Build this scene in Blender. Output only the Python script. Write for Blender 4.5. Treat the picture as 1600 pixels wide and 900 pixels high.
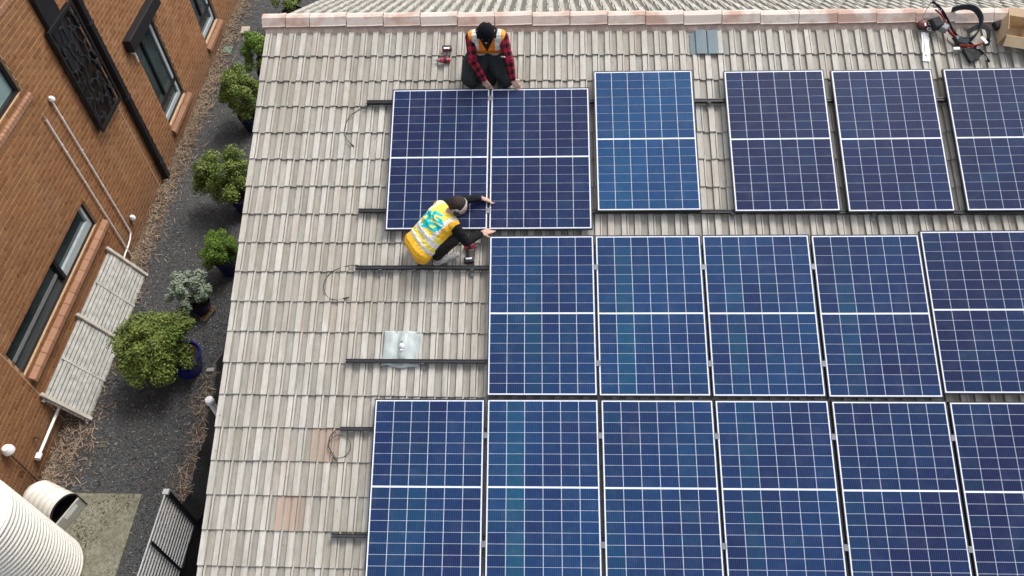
import bpy, bmesh, math, random
import numpy as np
from mathutils import Vector, Matrix, Quaternion
random.seed(7); np.random.seed(7)
R_ = math.radians
scene = bpy.context.scene
for o in list(bpy.data.objects): bpy.data.objects.remove(o)
COL = scene.collection

# ------------------------------------------------------------------ camera
CAM = Vector((0.545, -5.754, 10.252))
yaw, pitch, roll = R_(-3.308), R_(50.308), R_(-2.731)
f0 = Vector((math.sin(yaw), math.cos(yaw), 0))
FW = math.cos(pitch)*f0 + Vector((0, 0, -math.sin(pitch)))
r0 = Vector((math.cos(yaw), -math.sin(yaw), 0)); u0 = r0.cross(FW)
RT = math.cos(roll)*r0 + math.sin(roll)*u0
UP = -math.sin(roll)*r0 + math.cos(roll)*u0
FPX = 1175.5
cam = bpy.data.cameras.new('camera'); co = bpy.data.objects.new('camera', cam); COL.objects.link(co)
cam.sensor_width = 36; cam.lens = 36*FPX/1600; cam.clip_end = 1000; cam.clip_start = .1
m = Matrix.Identity(4)
for i in range(3):
    m[i][0] = RT[i]; m[i][1] = UP[i]; m[i][2] = -FW[i]; m[i][3] = CAM[i]
co.matrix_world = m
scene.camera = co
def seen(p, mx=0):
    """rough in-view test, only used to choose which repeats are built one by one"""
    d = Vector(p)-CAM; z = d.dot(FW)
    if z < .1: return False
    x = 800+FPX*d.dot(RT)/z; y = 450-FPX*d.dot(UP)/z
    return -mx < x < 1600+mx and -mx < y < 900+mx

# ------------------------------------------------------------------ light
SUN_EL, SUN_AZ = 58, 42          # azimuth clockwise from +Y
w = bpy.data.worlds.new('World'); scene.world = w; w.use_nodes = True
nt = w.node_tree; nt.nodes.clear()
sky = nt.nodes.new('ShaderNodeTexSky'); sky.sky_type = 'NISHITA'; sky.sun_disc = False
sky.sun_elevation = R_(SUN_EL); sky.sun_rotation = R_(SUN_AZ); sky.air_density = 1.0; sky.dust_density = 4.0; sky.ozone_density = 1.0
hs = nt.nodes.new('ShaderNodeHueSaturation'); hs.inputs['Saturation'].default_value = .36
bg = nt.nodes.new('ShaderNodeBackground'); bg.inputs[1].default_value = .15
wo = nt.nodes.new('ShaderNodeOutputWorld')
nt.links.new(sky.outputs[0], hs.inputs['Color']); nt.links.new(hs.outputs[0], bg.inputs[0]); nt.links.new(bg.outputs[0], wo.inputs[0])
sl = bpy.data.lights.new('sun', 'SUN'); sl.energy = 1.2; sl.angle = R_(20); sl.color = (1, .97, .93)
so = bpy.data.objects.new('sun', sl); COL.objects.link(so)
sd = Vector((math.sin(R_(SUN_AZ))*math.cos(R_(SUN_EL)), math.cos(R_(SUN_AZ))*math.cos(R_(SUN_EL)), math.sin(R_(SUN_EL))))
so.rotation_euler = sd.to_track_quat('Z', 'Y').to_euler(); so.location = (0, 0, 30)
vs = scene.view_settings; vs.view_transform = 'Standard'; vs.look = 'None'; vs.gamma = 1; vs.use_curve_mapping = False
vs.exposure = 0.82

# ------------------------------------------------------------------ helpers
def tag(o, label=None, cat=None, group=None, kind=None):
    if label: o['label'] = label
    if cat: o['category'] = cat
    if group: o['group'] = group
    if kind: o['kind'] = kind
    return o
def empty(name, loc=(0, 0, 0), mat=None, parent=None):
    o = bpy.data.objects.new(name, None); COL.objects.link(o); o.empty_display_size = .1
    if mat is not None: o.matrix_world = mat
    else: o.location = loc
    if parent: o.parent = parent
    return o
def link(name, mesh, parent=None, mat=None):
    o = bpy.data.objects.new(name, mesh); COL.objects.link(o)
    if parent: o.parent = parent
    if mat is not None: o.matrix_basis = mat
    return o
class MB:
    def __init__(s): s.v = []; s.f = []; s.m = []
    def add(s, vs, fs, mi=0):
        n = len(s.v); s.v += [tuple(v) for v in vs]
        s.f += [tuple(i+n for i in f) for f in fs]; s.m += [mi]*len(fs); return s
    def box(s, c, d, ax=None, mi=0, taper=1.0):
        c = Vector(c); X, Y, Z = ax if ax else (Vector((1, 0, 0)), Vector((0, 1, 0)), Vector((0, 0, 1)))
        hx, hy, hz = [q/2 for q in d]; vs = []
        for sz in (-1, 1):
            t = taper if sz > 0 else 1
            for sx, sy in ((-1, -1), (1, -1), (1, 1), (-1, 1)): vs.append(c+X*hx*sx*t+Y*hy*sy*t+Z*hz*sz)
        return s.add(vs, [(3, 2, 1, 0), (4, 5, 6, 7), (0, 1, 5, 4), (1, 2, 6, 5), (2, 3, 7, 6), (3, 0, 4, 7)], mi)
    def b2(s, lo, hi, mi=0):
        return s.box([(a+b)/2 for a, b in zip(lo, hi)], [b-a for a, b in zip(lo, hi)], None, mi)
    def bar(s, a, b, wd, th, up=(0, 0, 1), mi=0):
        a, b = Vector(a), Vector(b); Y = (b-a).normalized(); X = Y.cross(Vector(up)).normalized(); Z = X.cross(Y)
        return s.box((a+b)/2, (wd, (b-a).length, th), (X, Y, Z), mi)
    def tube(s, pts, r, n=8, mi=0, cap=True):
        pts = [Vector(p) for p in pts]; k = len(pts); rs = r if isinstance(r, (list, tuple)) else [r]*k
        vs = []; fs = []; ref = None
        for i, p in enumerate(pts):
            t = (pts[min(i+1, k-1)]-pts[max(i-1, 0)]).normalized()
            if ref is None:
                ref = t.cross(Vector((0, 0, 1)))
                if ref.length < .1: ref = t.cross(Vector((1, 0, 0)))
            X = (ref-t*ref.dot(t)).normalized(); ref = X; Y = t.cross(X)
            for j in range(n):
                a = 2*math.pi*j/n; vs.append(p+X*math.cos(a)*rs[i]+Y*math.sin(a)*rs[i])
        for i in range(k-1):
            for j in range(n):
                fs.append((i*n+j, i*n+(j+1) % n, (i+1)*n+(j+1) % n, (i+1)*n+j))
        if cap: fs += [tuple(range(n-1, -1, -1)), tuple((k-1)*n+j for j in range(n))]
        return s.add(vs, fs, mi)
    def lathe(s, prof, c=(0, 0, 0), n=24, mi=0, ax=None):
        c = Vector(c); X, Y, Z = ax if ax else (Vector((1, 0, 0)), Vector((0, 1, 0)), Vector((0, 0, 1)))
        vs = []; fs = []; k = len(prof)
        for r, z in prof:
            for j in range(n):
                a = 2*math.pi*j/n; vs.append(c+X*r*math.cos(a)+Y*r*math.sin(a)+Z*z)
        for i in range(k-1):
            for j in range(n): fs.append((i*n+j, i*n+(j+1) % n, (i+1)*n+(j+1) % n, (i+1)*n+j))
        return s.add(vs, fs, mi)
    def ribbon(s, pts, up, wd, th, mi=0):
        """flat strap: width along 'up' vectors (one per point or a single one)"""
        pts = [Vector(p) for p in pts]; k = len(pts); vs = []
        ups = up if isinstance(up, list) else [up]*k
        for i, p in enumerate(pts):
            t = (pts[min(i+1, k-1)]-pts[max(i-1, 0)]).normalized(); W = Vector(ups[i]); W = (W-t*W.dot(t)).normalized(); T = t.cross(W)
            for a, b in ((-1, -1), (1, -1), (1, 1), (-1, 1)): vs.append(p+W*a*wd/2+T*b*th/2)
        fs = []
        for i in range(k-1):
            for j in range(4): fs.append((i*4+j, i*4+(j+1) % 4, i*4+4+(j+1) % 4, i*4+4+j))
        fs += [(3, 2, 1, 0), tuple((k-1)*4+j for j in range(4))]
        return s.add(vs, fs, mi)
    def mesh(s, name, mats, smooth=False):
        me = bpy.data.meshes.new(name); me.from_pydata(s.v, [], s.f)
        for q in (mats if isinstance(mats, (list, tuple)) else [mats]): me.materials.append(q)
        if any(s.m): me.polygons.foreach_set('material_index', s.m)
        if smooth: me.polygons.foreach_set('use_smooth', [True]*len(s.f))
        me.update(); return me
    def build(s, name, mats, parent=None, smooth=False, bevel=0, sharp=40):
        me = s.mesh(name, mats, smooth)
        o = link(name, me, parent)
        if bevel:
            b = o.modifiers.new('bevel', 'BEVEL'); b.width = bevel; b.segments = 2; b.limit_method = 'ANGLE'; b.angle_limit = R_(35)
        if smooth and sharp: me.set_sharp_from_angle(angle=R_(sharp))
        return o
def spline(pts, n=8):
    """Catmull-Rom through pts"""
    P = [Vector(p) for p in pts]; P = [P[0]*2-P[1]]+P+[P[-1]*2-P[-2]]; out = []
    for i in range(1, len(P)-2):
        a, b, c, d = P[i-1:i+3]
        for k in range(n):
            t = k/n; out.append(.5*((2*b)+(c-a)*t+(2*a-5*b+4*c-d)*t*t+(3*b-a-3*c+d)*t**3))
    out.append(P[-2]); return out

# ------------------------------------------------------------------ materials
class NT:
    def __init__(s, name):
        s.mat = bpy.data.materials.new(name); s.mat.use_nodes = True; s.t = s.mat.node_tree
        s.p = s.t.nodes['Principled BSDF']
    def n(s, typ, **kw):
        nd = s.t.nodes.new('ShaderNode'+typ)
        for k, v in kw.items():
            if k in nd.inputs: nd.inputs[k].default_value = v
            else: setattr(nd, k, v)
        return nd
    def l(s, a, b): s.t.links.new(a, b)
    def coord(s, kind='Object', scale=(1, 1, 1), rot=(0, 0, 0)):
        if kind == 'World': src = s.n('NewGeometry').outputs['Position']
        else: src = s.n('TexCoord').outputs[kind]
        mp = s.n('Mapping'); mp.inputs['Scale'].default_value = scale; mp.inputs['Rotation'].default_value = rot
        s.l(src, mp.inputs[0]); return mp.outputs[0]
    def noise(s, co, scale, detail=4, rough=.6):
        nd = s.n('TexNoise'); nd.inputs['Scale'].default_value = scale; nd.inputs['Detail'].default_value = detail; nd.inputs['Roughness'].default_value = rough
        s.l(co, nd.inputs['Vector']); return nd.outputs['Fac']
    def ramp(s, fac, stops):
        r = s.n('ValToRGB'); e = r.color_ramp.elements
        while len(e) < len(stops): e.new(.5)
        for q, (pos, c) in zip(e, stops): q.position = pos; q.color = (*c, 1) if len(c) == 3 else c
        s.l(fac, r.inputs[0]); return r.outputs[0]
    def mix(s, fac, a, b, mode='MIX'):
        x = s.n('Mix', data_type='RGBA', blend_type=mode)
        for val, idx in ((fac, 0), (a, 6), (b, 7)):
            if isinstance(val, (int, float)): x.inputs[idx].default_value = val
            elif isinstance(val, tuple): x.inputs[idx].default_value = (*val, 1)
            else: s.l(val, x.inputs[idx])
        return x.outputs[2]
    def math(s, op, a, b=0):
        x = s.n('Math', operation=op)
        for i, val in enumerate((a, b)):
            if isinstance(val, (int, float)): x.inputs[i].default_value = val
            else: s.l(val, x.inputs[i])
        return x.outputs[0]
    def bump(s, h, strength=.3, dist=.01):
        b = s.n('Bump'); b.inputs['Strength'].default_value = strength; b.inputs['Distance'].default_value = dist
        s.l(h, b.inputs['Height']); s.l(b.outputs[0], s.p.inputs['Normal'])
    def out(s, col, rough=.7, spec=.3, metal=0):
        if isinstance(col, tuple): s.p.inputs['Base Color'].default_value = (*col, 1)
        else: s.l(col, s.p.inputs['Base Color'])
        s.p.inputs['Roughness'].default_value = rough; s.p.inputs['Specular IOR Level'].default_value = spec; s.p.inputs['Metallic'].default_value = metal
        return s.mat
def plain(name, c, rough=.6, spec=.3, metal=0, var=.12, scale=14, bump=.1):
    """a colour with faint grime and fine relief"""
    t = NT(name); co_ = t.coord('Object'); n1 = t.noise(co_, scale, 5)
    lo = tuple(max(0, q*(1-var)) for q in c); hi = tuple(min(1, q*(1+var)) for q in c)
    col = t.ramp(n1, [(.3, lo), (.7, hi)])
    if bump: t.bump(t.noise(co_, scale*6, 3), bump, .004)
    return t.out(col, rough, spec, metal)
def rnd_val(t):
    """one random value for each object, or for each face island of a joined mesh"""
    a = t.n('Attribute', attribute_name='rnd').outputs['Fac']; r = t.n('ObjectInfo').outputs['Random']
    return t.math('FRACT', t.math('ADD', a, r))
def tile_mat(name, cols, dirt, dirt_amt, tint=None):
    t = NT(name); r = rnd_val(t)
    base = t.ramp(r, [(i/(len(cols)-1), c) for i, c in enumerate(cols)])
    wc = t.coord('World', (1, .25, .25)); fine = t.noise(t.coord('World', (1, .5, .5)), 60, 4, .7)
    streak = t.noise(wc, 26, 5, .65); big = t.noise(t.coord('World'), .9, 3); lich = t.noise(t.coord('World'), 7, 5, .7)
    c1 = t.mix(t.math('MULTIPLY', t.ramp(streak, [(.38, (0, 0, 0)), (.72, (1, 1, 1))]), dirt_amt), base, dirt)
    c2 = t.mix(t.math('MULTIPLY', t.ramp(big, [(.45, (0, 0, 0)), (.7, (1, 1, 1))]), .35), c1, tint or (.31, .26, .2))
    c3 = t.mix(t.math('MULTIPLY', t.ramp(lich, [(.62, (0, 0, 0)), (.74, (1, 1, 1))]), .3), c2, (.19, .2, .12))
    c4 = t.mix(t.math('MULTIPLY', t.ramp(fine, [(.55, (0, 0, 0)), (.8, (1, 1, 1))]), .35), c3, (.13, .12, .1))
    run = t.noise(t.coord('World', (5.5, .45, .45)), 1.7, 5, .6); c4 = t.mix(t.math('MULTIPLY', t.ramp(run, [(.47, (0, 0, 0)), (.66, (1, 1, 1))]), .5), c4, (.2, .185, .15))
    run2 = t.noise(t.coord('World', (3.1, .6, .6), (0, 0, .03)), 2.3, 5, .6); c4 = t.mix(t.math('MULTIPLY', t.ramp(run2, [(.56, (0, 0, 0)), (.72, (1, 1, 1))]), .36), c4, (.35, .26, .2))
    spot = t.noise(t.coord('World'), 33, 2, .5); c4 = t.mix(t.math('MULTIPLY', t.ramp(spot, [(.71, (0, 0, 0)), (.75, (1, 1, 1))]), .6), c4, (.09, .085, .07))
    t.bump(fine, .35, .003)
    return t.out(c4, .9, .15)
M = {}
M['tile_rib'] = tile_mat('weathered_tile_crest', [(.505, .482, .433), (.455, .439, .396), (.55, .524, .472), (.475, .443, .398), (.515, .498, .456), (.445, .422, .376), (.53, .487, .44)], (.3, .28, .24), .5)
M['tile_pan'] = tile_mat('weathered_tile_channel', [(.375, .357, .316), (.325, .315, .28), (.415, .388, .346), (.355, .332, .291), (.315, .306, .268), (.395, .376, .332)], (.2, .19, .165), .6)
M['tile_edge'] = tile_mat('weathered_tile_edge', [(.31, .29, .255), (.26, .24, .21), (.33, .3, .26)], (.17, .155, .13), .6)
M['tile_new'] = tile_mat('bare_terracotta_tile', [(.36, .26, .2), (.4, .3, .24)], (.3, .24, .2), .5)
M['tile_back'] = tile_mat('lichen_grey_tile', [(.44, .43, .385), (.36, .36, .32), (.47, .46, .41), (.38, .38, .34)], (.2, .2, .18), .6)
def ridge_mat():
    t = NT('faded_pink_ridge_tile'); r = rnd_val(t); oc = t.coord('Object')
    n1 = t.noise(t.coord('World'), 2.6, 4); n2 = t.noise(t.coord('World'), 45, 4, .7)
    base = t.ramp(r, [(0, (.56, .46, .4)), (.5, (.6, .53, .47)), (1, (.55, .45, .39))])
    c = t.mix(t.ramp(n1, [(.47, (0, 0, 0)), (.6, (1, 1, 1))]), base, (.46, .31, .25))
    c = t.mix(t.math('MULTIPLY', t.ramp(n2, [(.5, (0, 0, 0)), (.75, (1, 1, 1))]), .3), c, (.3, .24, .2))
    t.bump(n2, .3, .003); return t.out(c, .88, .15)
M['ridge'] = ridge_mat()
M['mortar_pink'] = plain('pink_bedding_mortar', (.42, .32, .27), .95, .1, var=.2, scale=20, bump=.5)
M['timber_white'] = plain('painted_barge_board', (.5, .48, .45), .5, .3)
M['render'] = plain('rendered_house_wall', (.1, .095, .09), .9, .1)
M['blue_tile'] = plain('slate_blue_coated_tile', (.11, .15, .17), .55, .3, var=.1, scale=9)
def cell_mat():
    t = NT('silicon_solar_cell'); oi = t.n('ObjectInfo'); 
    w_ = t.n('TexWave', wave_type='BANDS', bands_direction='X'); w_.inputs['Scale'].default_value = 17.2; w_.inputs['Distortion'].default_value = 0
    t.l(t.coord('Object'), w_.inputs['Vector'])
    lines = t.ramp(w_.outputs['Fac'], [(.86, (0, 0, 0)), (.98, (1, 1, 1))])
    cr = t.n('TexVoronoi'); cr.inputs['Scale'].default_value = 38; t.l(t.coord('World'), cr.inputs['Vector'])
    var = t.mix(.13, oi.outputs['Color'], cr.outputs['Color'], 'SOFT_LIGHT')
    dust = t.noise(t.coord('World'), 5, 5, .7)
    c = t.mix(t.math('MULTIPLY', lines, .22), var, (.15, .22, .38))
    c = t.mix(t.math('MULTIPLY', t.ramp(dust, [(.5, (0, 0, 0)), (.85, (1, 1, 1))]), .07), c, (.3, .34, .4))
    m_ = t.out(c, .5, .05); t.p.inputs['Coat Weight'].default_value = .3; t.p.inputs['Coat Roughness'].default_value = .06; t.p.inputs['Coat IOR'].default_value = 1.3
    return m_
M['cell'] = cell_mat()
M['backsheet'] = plain('white_backsheet_under_glass', (.7, .735, .84), .25, .4, var=.03, bump=0)
M['frame'] = plain('black_anodised_frame', (.016, .016, .02), .4, .4, var=.2, bump=0)
M['rail'] = plain('black_anodised_rail', (.014, .014, .015), .38, .45, var=.2, bump=0)
M['alloy'] = plain('bare_aluminium', (.2, .2, .2), .5, .4, .5, var=.1, bump=.05)
M['cable'] = plain('black_cable_sheath', (.05, .047, .042), .5, .3, bump=0)
M['black'] = plain('black_powder_coat', (.012, .012, .014), .45, .35, var=.3, bump=.05)
M['blackplastic'] = plain('black_plastic', (.02, .02, .022), .4, .4, var=.3, bump=.05)
M['red'] = plain('red_plastic', (.42, .03, .05), .4, .4)
M['white'] = plain('white_plastic', (.82, .81, .79), .45, .4, var=.06)
M['white_pipe'] = plain('white_conduit', (.85, .83, .8), .5, .35, var=.08)
M['cardboard'] = plain('brown_cardboard', (.5, .36, .22), .85, .15, var=.1, scale=6, bump=.15)
M['cardboard_in'] = plain('brown_cardboard_inside', (.55, .41, .26), .9, .1, var=.1, scale=6)
M['orange_print'] = plain('orange_print', (.75, .16, .05), .7, .2, bump=0)
M['dark_print'] = plain('dark_print', (.12, .08, .05), .8, .1, bump=0)
M['webbing'] = plain('charcoal_webbing', (.035, .042, .048), .85, .15, var=.3, scale=60, bump=.5)
M['pouch'] = plain('dark_grey_canvas_pouch', (.03, .033, .034), .8, .2, var=.3, scale=30, bump=.4)
M['red_web'] = plain('red_webbing', (.4, .05, .04), .8, .2, var=.2, scale=50, bump=.4)
M['grey_plastic'] = plain('mid_grey_plastic', (.2, .2, .21), .5, .3)

# ------------------------------------------------------------------ roof frame
AL = R_(23.22); G = 4.2
U = Vector((1, 0, 0)); V = Vector((0, math.cos(AL), math.sin(AL))); N = Vector((0, -math.sin(AL), math.cos(AL)))
def P(u, v, o=0): return Vector((0, 0, G))+U*u+V*v+N*o
def roofmat(u, v, o=0, rz=0):
    m_ = Matrix.Identity(4); c, s = math.cos(rz), math.sin(rz); X = U*c+V*s; Y = V*c-U*s; p = P(u, v, o)
    for i in range(3): m_[i][0] = X[i]; m_[i][1] = Y[i]; m_[i][2] = N[i]; m_[i][3] = p[i]
    return m_

# ------------------------------------------------------------------ ground
def ground_mat():
    t = NT('charcoal_bark_mulch'); wc = t.coord('World')
    n1 = t.noise(wc, 42, 6, .75); n2 = t.noise(wc, 1.1, 3); n3 = t.noise(t.coord('World', (1, 2.4, 1), (0, 0, .6)), 30, 4, .7)
    c = t.ramp(n1, [(.3, (.018, .019, .0195)), (.5, (.072, .074, .074)), (.66, (.14, .143, .143)), (.8, (.3, .3, .3))])
    c = t.mix(t.math('MULTIPLY', t.ramp(n2, [(.45, (0, 0, 0)), (.7, (1, 1, 1))]), .3), c, (.05, .042, .034))
    t.bump(n3, .9, .02); return t.out(c, .9, .15)
M['ground'] = ground_mat()
gm = MB(); NX, NY = 60, 70
def gz(x, y): return .02*math.sin(x*2.3+y*1.1)+.014*math.sin(x*5.1-y*3.7)
X0, X1, Y0, Y1 = -7.6, -4.66, -4.0, 26.
def edge_x(y):     # ragged edge of the mulch over the drain
    return -4.66-.05*math.sin(y*2.1)-.03*math.sin(y*7.3)+.02*math.sin(y*15)-(.1*max(0, y-.3))
vsg = []
for j in range(NY*3+1):
    y = Y0+(Y1-Y0)*j/(NY*3); ex = edge_x(min(y, 3))
    if y > 1.5: ex += min(1, (y-1.5)/1.2)*1.5
    for i in range(NX+1):
        x = X0+(ex-X0)*i/NX; vsg.append((x, y, gz(x, y)*.8))
    
fs = [(j*(NX+1)+i, j*(NX+1)+i+1, (j+1)*(NX+1)+i+1, (j+1)*(NX+1)+i) for j in range(NY*3) for i in range(NX)]
gm.add(vsg, fs)
# skirt down at the ragged edge
n0 = len(gm.v); sk = []
for j in range(NY*3+1):
    x, y, z = vsg[j*(NX+1)+NX]; sk += [(x, y, z), (x+.02, y, -.62)]
gm.add(sk, [(2*j, 2*j+1, 2*j+3, 2*j+2) for j in range(NY*3)])
g_ = gm.build('mulch_bed', M['ground'], smooth=True, sharp=0); tag(g_, kind='structure')
wide = MB().add([(-300, -300, -.66), (300, -300, -.66), (300, 300, -.66), (-300, 300, -.66)], [(0, 1, 2, 3)])
tag(wide.build('ground', plain('dark_weed_mat', (.006, .006, .0065), .85, .1, var=.4, scale=3, bump=.3)), kind='structure')
def conc():
    t = NT('mossy_concrete'); wc = t.coord('World'); n1 = t.noise(wc, 24, 7, .8); n2 = t.noise(wc, 2.4, 4); n3 = t.noise(wc, 70, 4, .7)
    c = t.ramp(n1, [(.3, (.07, .066, .046)), (.5, (.2, .19, .145)), (.72, (.36, .345, .28))])
    c = t.mix(t.math('MULTIPLY', t.ramp(n2, [(.4, (0, 0, 0)), (.65, (1, 1, 1))]), .5), c, (.1, .1, .06))
    t.bump(n3, .5, .006); return t.out(c, .95, .1)
slab = MB(); slab.add([(-7.1, -1.16, .028), (-5.28, -1.17, .028), (-5.2, -4, .028), (-7.1, -4, .028), (-7.1, -1.16, -.1), (-5.28, -1.17, -.1), (-5.2, -4, -.1), (-7.1, -4, -.1)],
    [(3, 2, 1, 0), (0, 1, 5, 4), (1, 2, 6, 5), (2, 3, 7, 6)])
tag(slab.build('concrete_slab', conc()), kind='structure')
# straw and bark litter (uncountable): thin slivers along the wall base and the ragged edge, chips all over the bed
def slivers(name, n, placer, lrange, wr, mats, zmax=.05, tilt=.35):
    vs = []; fs = []; mi = []
    for k in range(n):
        x, y = placer(); a = random.uniform(0, math.pi); L = random.uniform(*lrange); W_ = random.uniform(*wr)
        d = Vector((math.cos(a), math.sin(a), random.uniform(-tilt, tilt))).normalized(); s_ = d.cross(Vector((0, 0, 1))).normalized()
        z = gz(x, y)*.8+random.uniform(.006, zmax); c = Vector((x, y, z)); i = len(vs)
        up = Vector((0, 0, W_*.3))
        vs += [c-d*L/2-s_*W_/2, c-d*L/2+s_*W_/2, c+d*L/2+s_*W_*.35, c+d*L/2-s_*W_*.35, c+up]
        fs += [(i, i+1, i+4), (i+1, i+2, i+4), (i+2, i+3, i+4), (i+3, i, i+4)]; mi += [random.randrange(len(mats))]*4
    b = MB(); b.v = [tuple(v) for v in vs]; b.f = fs; b.m = mi
    return tag(b.build(name, mats), kind='stuff')
def wallx(y): return -6.947-.036*y
straws = [plain('straw_pale', (.36, .28, .2), .9, .1), plain('straw_brown', (.24, .175, .12), .9, .1), plain('straw_dark', (.1, .066, .043), .9, .1)]
def p_wall():
    y = random.uniform(-1.15, 13.5); wd = .42 if y > .2 else .62-.1*abs(y+.6)
    if y < 2.9: wd = min(wd+.05, .6)
    return wallx(y)+abs(random.gauss(0, .45))*wd+.02, y
tag(slivers('straw_litter', 8500, p_wall, (.04, .17), (.005, .014), straws, .06), 'strip of dry brown straw litter along the brick wall base', 'straw')
def p_edge():
    y = random.uniform(-1.6, .9); return min(edge_x(y)-abs(random.gauss(0, .12)), edge_x(y)-.01), y
tag(slivers('dry_grass_litter', 420, p_edge, (.05, .2), (.004, .011), straws, .06), 'dry grass stalks along the ragged edge of the mulch', 'straw')
chips = [plain('chip_black', (.035, .036, .042), .85, .2), plain('chip_grey', (.1, .1, .105), .85, .2), plain('chip_pale', (.24, .23, .22), .85, .2), plain('chip_slate', (.06, .061, .066), .85, .2)]
chips = [chips[0], chips[3], chips[1], chips[3], chips[1], chips[0], chips[2], chips[1], plain('chip_brown', (.13, .1, .075), .9, .1)]
def p_bed():
    while 1:
        y = random.uniform(-4, 12.5)**1 if random.random() < .75 else random.uniform(-2.5, 4); x = random.uniform(wallx(y)+.1, -4.0)
        ex = edge_x(min(y, 3))+(min(1, (y-1.5)/1.2)*1.5 if y > 1.5 else 0)
        if x < ex-.02 and not (y < -1.1 and x < -5.2): return x, y
tag(slivers('bark_chips', 26000, p_bed, (.012, .05), (.006, .018), chips, .016, .2), 'charcoal bark chips covering the mulch bed', 'mulch')

def p_slab(): return random.uniform(-6.6, -5.24), random.uniform(-3.2, -1.18)
o = slivers('leaf_litter', 1500, p_slab, (.012, .045), (.006, .016), [plain('litter_dark', (.06, .055, .035), .9, .1), plain('litter_olive', (.15, .14, .085), .9, .1), plain('litter_pale', (.3, .27, .2), .9, .1)], .012, .1); o.location.z = .03
tag(o, 'fine leaf litter scattered over the mossy concrete slab', 'leaf litter')
# ------------------------------------------------------------------ house roof with tiles
EPS = R_(-.62)
A_ = U*math.cos(EPS)+V*math.sin(EPS); B_ = V*math.cos(EPS)-U*math.sin(EPS)     # along the ridge, up the slope
C2 = Vector((0, math.cos(AL), -math.sin(AL))); C2 = (C2-A_*C2.dot(A_)).normalized(); N2 = A_.cross(C2)    # far slope, running down and away
if N2.z < 0: N2 = -N2
RO = P(-2.88, -.70, -.128)            # tail of the course at the left verge
def Q(a, b, o=0): return RO+A_*a+B_*b+N*o
RIDGE = 2.89+.70
def Qb(a, b, o=0): return Q(a, RIDGE, 0)+C2*b+N2*o
TW, EX = .2985, .345
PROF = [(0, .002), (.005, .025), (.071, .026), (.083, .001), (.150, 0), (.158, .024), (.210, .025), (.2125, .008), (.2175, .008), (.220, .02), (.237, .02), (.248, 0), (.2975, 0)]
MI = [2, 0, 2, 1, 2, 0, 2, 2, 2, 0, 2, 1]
def tile_geo(x0=0, x1=TW, L=.40, th=.013):
    pr = [p for p in PROF if x0 <= p[0] <= x1]; mi = [MI[i] for i in range(len(PROF)-1) if x0 <= PROF[i][0] and PROF[i+1][0] <= x1]
    b = MB(); n = len(pr); lift = .02; tops = []
    jit = lambda: random.uniform(-.0008, .0008)
    for (y, dz) in ((0, lift), (L, 0)):
        for x, z in pr: b.v.append((x-x0, y+(jit() if y == 0 else 0), z+dz))
    for i in range(n-1): b.f.append((i, i+1, n+i+1, n+i)); b.m.append(mi[i])
    k = len(b.v)
    for x, z in pr: b.v.append((x-x0, .006, z+lift-th))
    for i in range(n-1): b.f.append((k+i, k+i+1, i+1, i)); b.m.append(2)
    # left and right sides
    k2 = len(b.v); b.v += [(0, L, pr[0][1]-th), (pr[-1][0]-x0, L, pr[-1][1]-th)]
    b.f += [(0, n, k2, k), (n-1, k+n-1, k2+1, 2*n-1)]; b.m += [2, 2]
    return b
house = tag(empty('house', (2, 0, 0)), 'single storey house with weathered beige ribbed tile roof and pink ridge', 'house')
HI = Matrix.Translation((-2, 0, 0))
def under_house(o): o.parent = house; o.matrix_parent_inverse = HI; return o
ROOF_W = 11.5; LOW = -12; TOP = 10
deck = MB()
c0 = [Q(.06, LOW*EX, -.03), Q(ROOF_W, LOW*EX, -.03), Q(ROOF_W, RIDGE, -.03), Q(.06, RIDGE, -.03), Qb(.06, 5.5, -.03), Qb(ROOF_W, 5.5, -.03)]
deck.add(c0+[p-Vector((0, 0, .05)) for p in c0], [(0, 1, 2, 3), (3, 2, 5, 4), (9, 8, 7, 6), (10, 11, 8, 9), (6, 7, 1, 0), (4, 5, 11, 10)])
roof = under_house(deck.build('roof', plain('roof_sarking', (.03, .028, .026), .95, .1)))
def mat_axes(X, Y, Z, p):
    m_ = Matrix.Identity(4)
    for i in range(3): m_[i][0] = X[i]; m_[i][1] = Y[i]; m_[i][2] = Z[i]; m_[i][3] = p[i]
    return m_
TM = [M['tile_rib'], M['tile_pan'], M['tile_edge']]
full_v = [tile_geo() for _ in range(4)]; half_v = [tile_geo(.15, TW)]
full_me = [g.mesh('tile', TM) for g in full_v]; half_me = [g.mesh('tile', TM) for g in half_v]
TMN = [M['tile_new'], M['tile_new'], M['tile_edge']]; new_me = tile_geo().mesh('tile', TMN)
WP, HP = 1.134, 1.7528
PAN = dict(R4a=(-1.174, -1.810), R4b=(.004, -1.808), R4c=(1.181, -1.810), R4d=(2.351, -1.812), R4e=(3.533, -1.818), R4f=(4.712, -1.824),
           R3a=(0, 0), R3b=(1.166, -.003), R3c=(2.337, -.005), R3d=(3.514, -.011), R3e=(4.683, .029),
           R2a=(1.199, 2.061), R2b=(2.717, 2.042), R2c=(3.953, 2.031), R2d=(5.234, 2.032), R1a=(-1.175, 1.851), R1b=(-.013, 1.847))
def covered(p):
    d = p-Vector((0, 0, G)); u, v = d.dot(U), d.dot(V)
    # the panels float above the tiles, so shift the test point a little along the sight line
    for (pu, pv) in PAN.values():
        if pu-.02 < u < pu+WP+.02 and pv-HP-.02 < v < pv+.02: return True
    return False
slots = []
for k in range(LOW, TOP):
    odd = k % 2
    a = -.15 if odd else 0.; i = 0
    while a < ROOF_W:
        if a < 0: slots.append((0, k*EX, True, k, 0)); a += TW; continue
        slots.append((a, k*EX, False, k, i)); a += TW; i += 1
cand = []
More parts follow.
